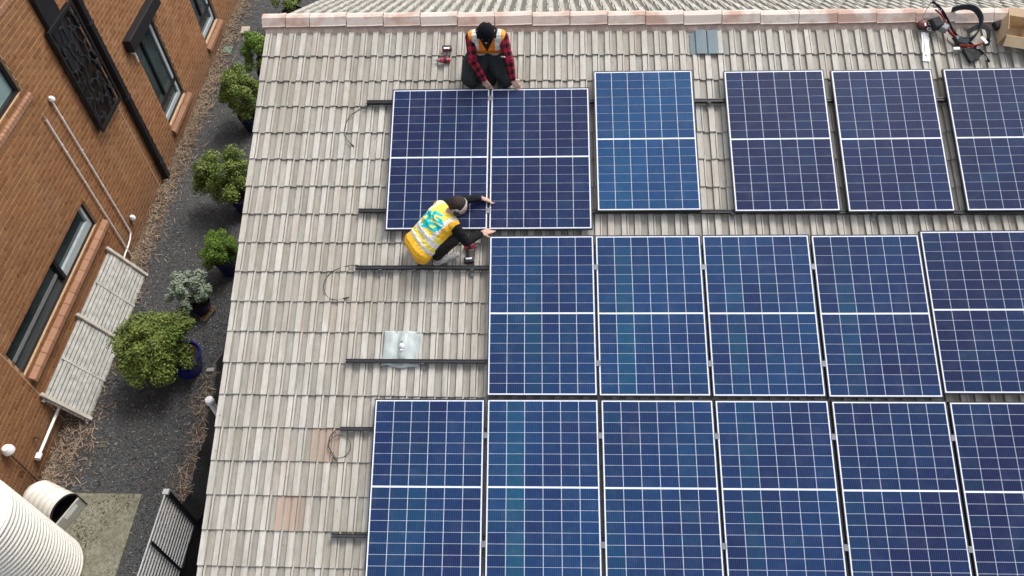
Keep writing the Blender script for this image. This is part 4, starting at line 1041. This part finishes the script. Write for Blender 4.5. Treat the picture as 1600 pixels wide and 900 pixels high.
def inside(poly, p):
    r = np.zeros(len(p), bool); n = len(poly)
    for i in range(n):
        x1, y1 = poly[i]; x2, y2 = poly[(i+1) % n]
        if y1 == y2: continue
        m_ = ((y1 > p[:, 1]) != (y2 > p[:, 1])) & (p[:, 0] < (x2-x1)*(p[:, 1]-y1)/(y2-y1)+x1); r ^= m_
    return r
def vest2(fc):
    q = fc-np.array(PV); s = q@np.array(sp_d)/SPL; l = q@np.array(lat); o = q@np.array(bk)
    c = np.empty((len(fc), 3)); c[:] = (.95, .74, .12)
    c[s < .02] = (.95, .5, .03)
    c[(np.abs(l) > .17) & (s > .5)] = (.92, .5, .03)
    w_ = .03*np.cos(l*8)
    c[(s > .02+w_) & (s < .12+w_)] = (.78, .76, .7)
    c[(s > .23+w_) & (s < .36+w_)] = (.78, .76, .72)
    al_ = np.abs(l); c[(al_ > .125) & (al_ < .17) & (s > .36)] = (.8, .77, .7)
    back = o > -.02; ctr = .66
    p = np.c_[l, (s-ctr)*SPL]
    ink = np.zeros(len(fc), bool)
    for g in LOGO: ink |= inside(g, p)
    for g in HOLE: ink &= ~inside(g, p)
    c[ink & back] = (.0, .55, .6)
    return c
vs2 = dict(segs=[(B(-.1, -.1, .015), B(-.1, .1, .015), .115, .115), (B(.1, -.09, .005), B(.1, .09, .005), .122, .122), (B(.1, -.09), B(.8, -.095), .124, .112), (B(.1, .09), B(.8, .095), .124, .112), (B(.35, -.08, .008), B(.35, .08, .008), .124, .124), (B(.55, -.08, .008), B(.55, .08, .008), .124, .124), (B(.75, -.09, .006), B(.75, .09, .006), .12, .12), (B(.92, -.145, -.005), B(.92, .145, -.005), .082, .082), (B(-.24, -.09, .0), B(-.24, .06, .0), .1, .1)], paint=vest2)
vs2['segs'][-1] = (B(-.17, -.1, -.01), B(-.14, .06, -.01), .1, .1)
w2 = person('person', O2, s2, vs2, C2_, 'worker with ear muffs and printed yellow vest crouching at the panel joint')
hm = shell(HC2+Vector((.002, 0, .02)), (.1, .098, .104), HF2-.55*HU2, HU2+.55*HF2, .60)
hm.build('hair', plain('dark_brown_hair', (.022, .013, .009), .7, .3, var=.5, scale=60, bump=.8), w2, True, sharp=0)
HFn = HF2.normalized(); HUn = (HU2-HFn*HU2.dot(HFn)).normalized(); HS = HFn.cross(HUn)
nape = MB(); 
for k in range(5):
    a = (k-2)*.4; nape.tube([HC2-HFn*.075*math.cos(a)+HS*.075*math.sin(a)+HUn*.02, HC2-HFn*.07*math.cos(a)+HS*.07*math.sin(a)-HUn*.05], [.03, .02], 8)
nape.build('nape_hair', plain('short_brown_hair', (.035, .018, .012), .7, .3, var=.4, scale=60, bump=.8), w2, True)
for q in (-1, 1):
    c = HC2+HS*q*.1-HUn*.002
    MB().lathe([(.001, -.012), (.03, -.012), (.037, -.004), (.037, .008), (.03, .022), (.012, .028), (.001, .029)], c, 20, 0, (HFn, HUn, HS*q)).build('ear_cup', M['blackplastic'], w2, True)
    MB().lathe([(.033, -.014), (.043, -.012), (.043, -.002), (.036, 0)], c, 20, 0, (HFn, HUn, HS*q)).build('ear_cushion', plain('pale_cushion', (.6, .52, .5), .6), w2, True)
bp = [HC2+HS*(.108*math.cos(a))+HUn*(.118*math.sin(a))+HFn*(.012) for a in np.linspace(.05, math.pi-.05, 17)]
MB().ribbon(bp, HFn, .016, .006).build('headband', plain('pale_headband', (.42, .38, .36), .5), w2)

# ------------------------------------------------------------------ tools on the roof
def on_roof(name, u, v, label, cat, rz=0, o=-.10, group=None): return tag(empty(name, mat=roofmat(u, v, o, rz)), label, cat, group)
def drill(u, v, rz, label, flip=1):
    """lying on its side: x = barrel axis, y = along the handle"""
    e = on_roof('cordless_drill', u, v, label, 'drill', rz, -.095, 'cordless drills on the tiles')
    X = Vector((1, 0, 0)); Y = Vector((0, 1, 0)); Z = Vector((0, 0, 1))
    MB().lathe([(.001, -.075), (.022, -.072), (.03, -.055), (.031, .02), (.027, .05), (.024, .056)], (0, 0, .032), 18, 0, (Y, Z, X*flip)).build('motor_housing', M['red'], e, True)
    MB().lathe([(.0315, -.03), (.0325, -.028), (.0325, .004), (.0315, .006)], (0, 0, .032), 18, 0, (Y, Z, X*flip)).build('grip_band', M['blackplastic'], e, True)
    MB().lathe([(.022, .056), (.02, .075), (.017, .09), (.008, .1), (.003, .101), (.003, .135), (.001, .136)], (0, 0, .032), 14, 0, (Y, Z, X*flip)).build('chuck', M['grey_plastic'], e, True)
    MB().tube(spline([(-.03*flip, -.02, .03), (-.036*flip, -.06, .03), (-.038*flip, -.11, .03), (-.036*flip, -.135, .03)], 4), [.02, .02, .019, .0185, .018, .018, .018, .018, .019, .02, .022, .024, .026], 10).build('handle', M['blackplastic'], e, True)
    MB().tube([(-.012*flip, -.045, .03), (-.018*flip, -.06, .03)], .01, 8).build('trigger', M['red'], e, True)
    MB().box((-.026*flip, -.165, .032), (.115, .055, .062)).build('battery', M['blackplastic'], e, bevel=.008)
    MB().box((-.026*flip, -.15, .064), (.07, .02, .004)).build('battery_label', M['white'], e); MB().box((-.026*flip, -.139, .034), (.1, .006, .05)).build('battery_seam', M['red'], e)
drill(-.595, 2.29, math.pi, 'red and black cordless drill lying alone on tiles beside the checked-shirt worker', 1)
drill(-.225, -.09, R_(5), 'red and black cordless drill behind the crouching worker, beside the middle row', 1)
# plastic flashing sheet with a moulded white vent
sh = on_roof('plastic_sheet', -1.155, -1.435, 'pale translucent plastic sheet laid on the tiles under a rail, white moulded bump', 'plastic sheet', EPS, -.098)
b = MB(); nx, ny = 40, 24
for j in range(ny+1):
    for i in range(nx+1):
        x = .405*i/nx; y = .385*j/ny; ph = x/.405
        z = .014+.011*math.sin(ph*2*math.pi*2.2-.9)+.006*math.sin(ph*31)*(.3)+.002*math.sin(y*40+x*20)
        d = math.hypot((x-.215)/.062, (y-.22)/.17); z += .034*max(0, 1-d*d)**.8 if d < 1 else 0
        b.v.append((x+.006*math.sin(y*9)+.02*y/.385-.01, y-.02*x/.405*(1 if j == 0 else 0)+.012*math.sin(x*22)*(1 if j in (0, 1) else 0)+.0, z))
for j in range(ny):
    for i in range(nx): k = j*(nx+1)+i; b.f.append((k, k+1, k+nx+2, k+nx+1)); b.m.append(0)
t = NT('translucent_polycarbonate'); n1 = t.noise(t.coord('Object'), 18, 4); c = t.ramp(n1, [(.3, (.4, .45, .44)), (.7, (.52, .56, .55))]); pm = t.out(c, .35, .4); t.p.inputs['Transmission Weight'].default_value = .12
so_ = b.build('sheet', pm, sh, True, sharp=0); so_.modifiers.new('thick', 'SOLIDIFY').thickness = .002
b = MB(); b.lathe([(.001, .028), (.016, .024), (.026, .01), (.03, 0)], (.215, .215, .044), 18); b.build('vent_boss', M['white'], sh, True)
MB().tube([(.207, .262, .044), (.207, .262, .052)], .005, 8).tube([(.221, .264, .044), (.221, .264, .052)], .005, 8).build('fixing_screws', M['blackplastic'], sh)
MB().box((.217, .17, .056), (.028, .01, .006)).build('vent_lip', M['white'], sh)
# white strip and the red brown ball-shaped cup by the ridge
ws = on_roof('flashing_strip', 5.12, 2.40, 'thin white plastic strip lying on the tiles near the ridge', 'strip', R_(-4), -.092)
b = MB(); b.ribbon([(0, -.20, .006), (.004, -.1, .012), (0, 0, .01), (.006, .1, .016), (.004, .19, .012)], (1, 0, 0), .085, .004); b.build('strip', M['white'], ws)
MB().box((.0, .02, .02), (.03, .3, .01)).build('centre_rib', M['white'], ws, bevel=.004)
cu = on_roof('ear_cup', 5.10, 2.66, 'glossy red brown round cup with a painted white highlight beside the ridge', 'cup', 0, -.09)
MB().lathe([(.001, .0), (.03, .0), (.05, .025), (.056, .05), (.05, .078), (.03, .094), (.001, .1)], (0, 0, 0), 24).build('shell', plain('maroon_gloss', (.16, .025, .025), .15, .6), cu, True)
MB().lathe([(.052, .03), (.059, .04), (.059, .055), (.053, .065)], (0, 0, 0), 24).build('rim', M['blackplastic'], cu, True)
MB().box((.012, -.022, .096), (.014, .04, .004)).build('mark', M['white'], cu)  # white box stands for a highlight on the glossy shell
# tool harness: padded belts, pouches, red straps and metal buckles
hn = on_roof('tool_harness', 5.45, 2.53, 'tangled black tool harness with red straps and pouches lying over the ridge', 'tool harness', 0, -.09)
def strap(name, pts, wd, th, mt, up=(0, .3, 1)): return MB().ribbon(spline([Vector(p) for p in pts], 7), up, wd, th).build(name, M[mt], hn, True, sharp=30)
strap('padded_belt', [(-.02, .28, .13), (.1, .30, .15), (.22, .27, .16), (.29, .16, .14), (.28, .04, .09), (.2, -.06, .05), (.08, -.08, .05)], .07, .014, 'webbing')
strap('belt', [(.16, .02, .06), (.26, .06, .1), (.36, .04, .1), (.385, -.06, .06), (.36, -.15, .03)], .055, .008, 'pouch', (.2, 1, .3))
strap('thin_strap', [(-.36, .2, .1), (-.31, .3, .16), (-.25, .36, .17), (-.18, .3, .15), (-.12, .22, .12), (-.1, .1, .09), (-.04, 0, .06), (.06, -.08, .05)], .026, .005, 'pouch')
strap('thin_strap', [(-.2, .34, .16), (-.13, .24, .14), (-.06, .12, .1), (.0, .0, .07), (.1, -.07, .05), (.2, -.14, .04), (.3, -.26, .04), (.36, -.37, .03)], .03, .006, 'blackplastic')
strap('red_strap', [(-.22, .28, .14), (-.14, .2, .12), (-.1, .08, .09), (-.02, -.02, .07), (.1, -.12, .055)], .02, .005, 'red_web')
strap('red_strap', [(.04, -.15, .05), (.14, -.17, .06), (.24, -.16, .06), (.32, -.12, .05), (.37, -.06, .04)], .03, .005, 'red_web')
strap('thin_strap', [(-.05, .02, .05), (-.08, -.06, .045), (-.04, -.13, .04), (.04, -.15, .04)], .012, .004, 'blackplastic')
pch = [((-.2, .13, .09), (.15, .17, .07), .35, 'pouch'), ((-.115, .07, .085), (.11, .1, .06), .9, 'grey_plastic'), ((.085, -.1, .05), (.16, .12, .06), -.35, 'webbing'), ((.03, -.06, .05), (.09, .09, .05), .4, 'blackplastic')]
for c, d, rz, mt in pch:
    q = Quaternion((0, 0, 1), rz); ax = (q @ Vector((1, 0, 0)), q @ Vector((0, 1, 0)), Vector((0, 0, 1))); MB().box(c, d, ax, 0, .72).build('pouch', M[mt], hn, bevel=.012)
b = MB(); pl = [(.07, -.2), (.22, -.16), (.3, -.25), (.24, -.34), (.2, -.33), (.14, -.38), (.11, -.32)]
b.add([(x, y, .045+.02*math.sin(x*20)) for x, y in pl]+[(x, y, .012) for x, y in pl], [tuple(range(6, -1, -1)), tuple(range(7, 14))]+[(i, (i+1) % 7, 7+(i+1) % 7, 7+i) for i in range(7)])
b.build('flat_pouch', M['pouch'], hn, bevel=.006)
MB().box((.33, -.09, .055), (.035, .1, .012), (Vector((.87, .5, 0)), Vector((-.5, .87, 0)), Vector((0, 0, 1)))).build('white_tag', M['white'], hn)
MB().box((.005, -.19, .04), (.075, .035, .02)).build('white_clip', M['white'], hn, bevel=.005)
for c, r in (((-.27, .13, .08), .022), ((-.29, .06, .07), .02), ((-.17, .27, .15), .018), ((.31, -.29, .045), .014), ((.31, -.33, .04), .016), ((.235, -.2, .062), .012)):
    MB().tube([(c[0]+r*math.cos(a), c[1]+r*math.sin(a), c[2]) for a in np.linspace(0, 2*math.pi, 13)], .0045, 6).build('metal_ring', M['alloy'], hn, True)
for k in range(6):
    MB().tube([(-.27+.008*k, .2-.045*k, .075), (-.33+.02*(k % 2), .21-.048*k, .06)], .006, 6).build('tool_tip', M['blackplastic'], hn, True)
MB().box((.55, .13, .03), (.11, .1, .07), (Vector((.95, .3, 0)), Vector((-.3, .95, 0)), Vector((0, 0, 1)))).build('side_pouch', M['pouch'], hn, bevel=.015)
# open cardboard box
cb = on_roof('cardboard_box', 5.96, 2.42, 'open brown cardboard box with raised flaps standing on the ridge tiles', 'box', R_(-12), -.095)
BXW, BXD, BXH, th = .52, .27, .19, .006
w_ = MB()
w_.b2((0, -.005, 0), (BXW, .001, BXH)).b2((0, BXD, 0), (BXW, BXD+.006, BXH)).b2((-.006, -.005, 0), (0, BXD+.006, BXH)).b2((BXW, -.005, 0), (BXW+.006, BXD+.006, BXH)).b2((0, .001, 0), (BXW, BXD, .006))
w_.build('carton', M['cardboard'], cb)
def flap(a, b_, out, L, ang):
    a, b_, o_ = Vector(a), Vector(b_), Vector(out); d = (o_*math.cos(ang)+Vector((0, 0, 1))*math.sin(ang)).normalized(); ax = (b_-a).normalized(); n = ax.cross(d)
    MB().box((a+b_)/2+d*L/2, ((b_-a).length-.008, L, .005), (ax, d, n)).build('flap', M['cardboard_in'], cb)
flap((0, -.004, BXH), (BXW, -.004, BXH), (0, -1, 0), .12, R_(-35)); flap((0, BXD+.003, BXH), (BXW, BXD+.003, BXH), (0, 1, 0), .1, R_(15))
flap((-.003, 0, BXH), (-.003, BXD, BXH), (-1, 0, 0), .1, R_(75)); flap((BXW+.003, 0, BXH), (BXW+.003, BXD, BXH), (1, 0, 0), .12, R_(20))
MB().b2((.05, -.009, .11), (.10, -.0055, .17)).build('orange_mark', M['orange_print'], cb); MB().b2((.13, -.0085, .03), (.23, -.0055, .05)).build('dark_mark', M['dark_print'], cb)
MB().box((.3, .14, .1), (.12, .12, .12)).build('inner_carton', M['cardboard_in'], cb)
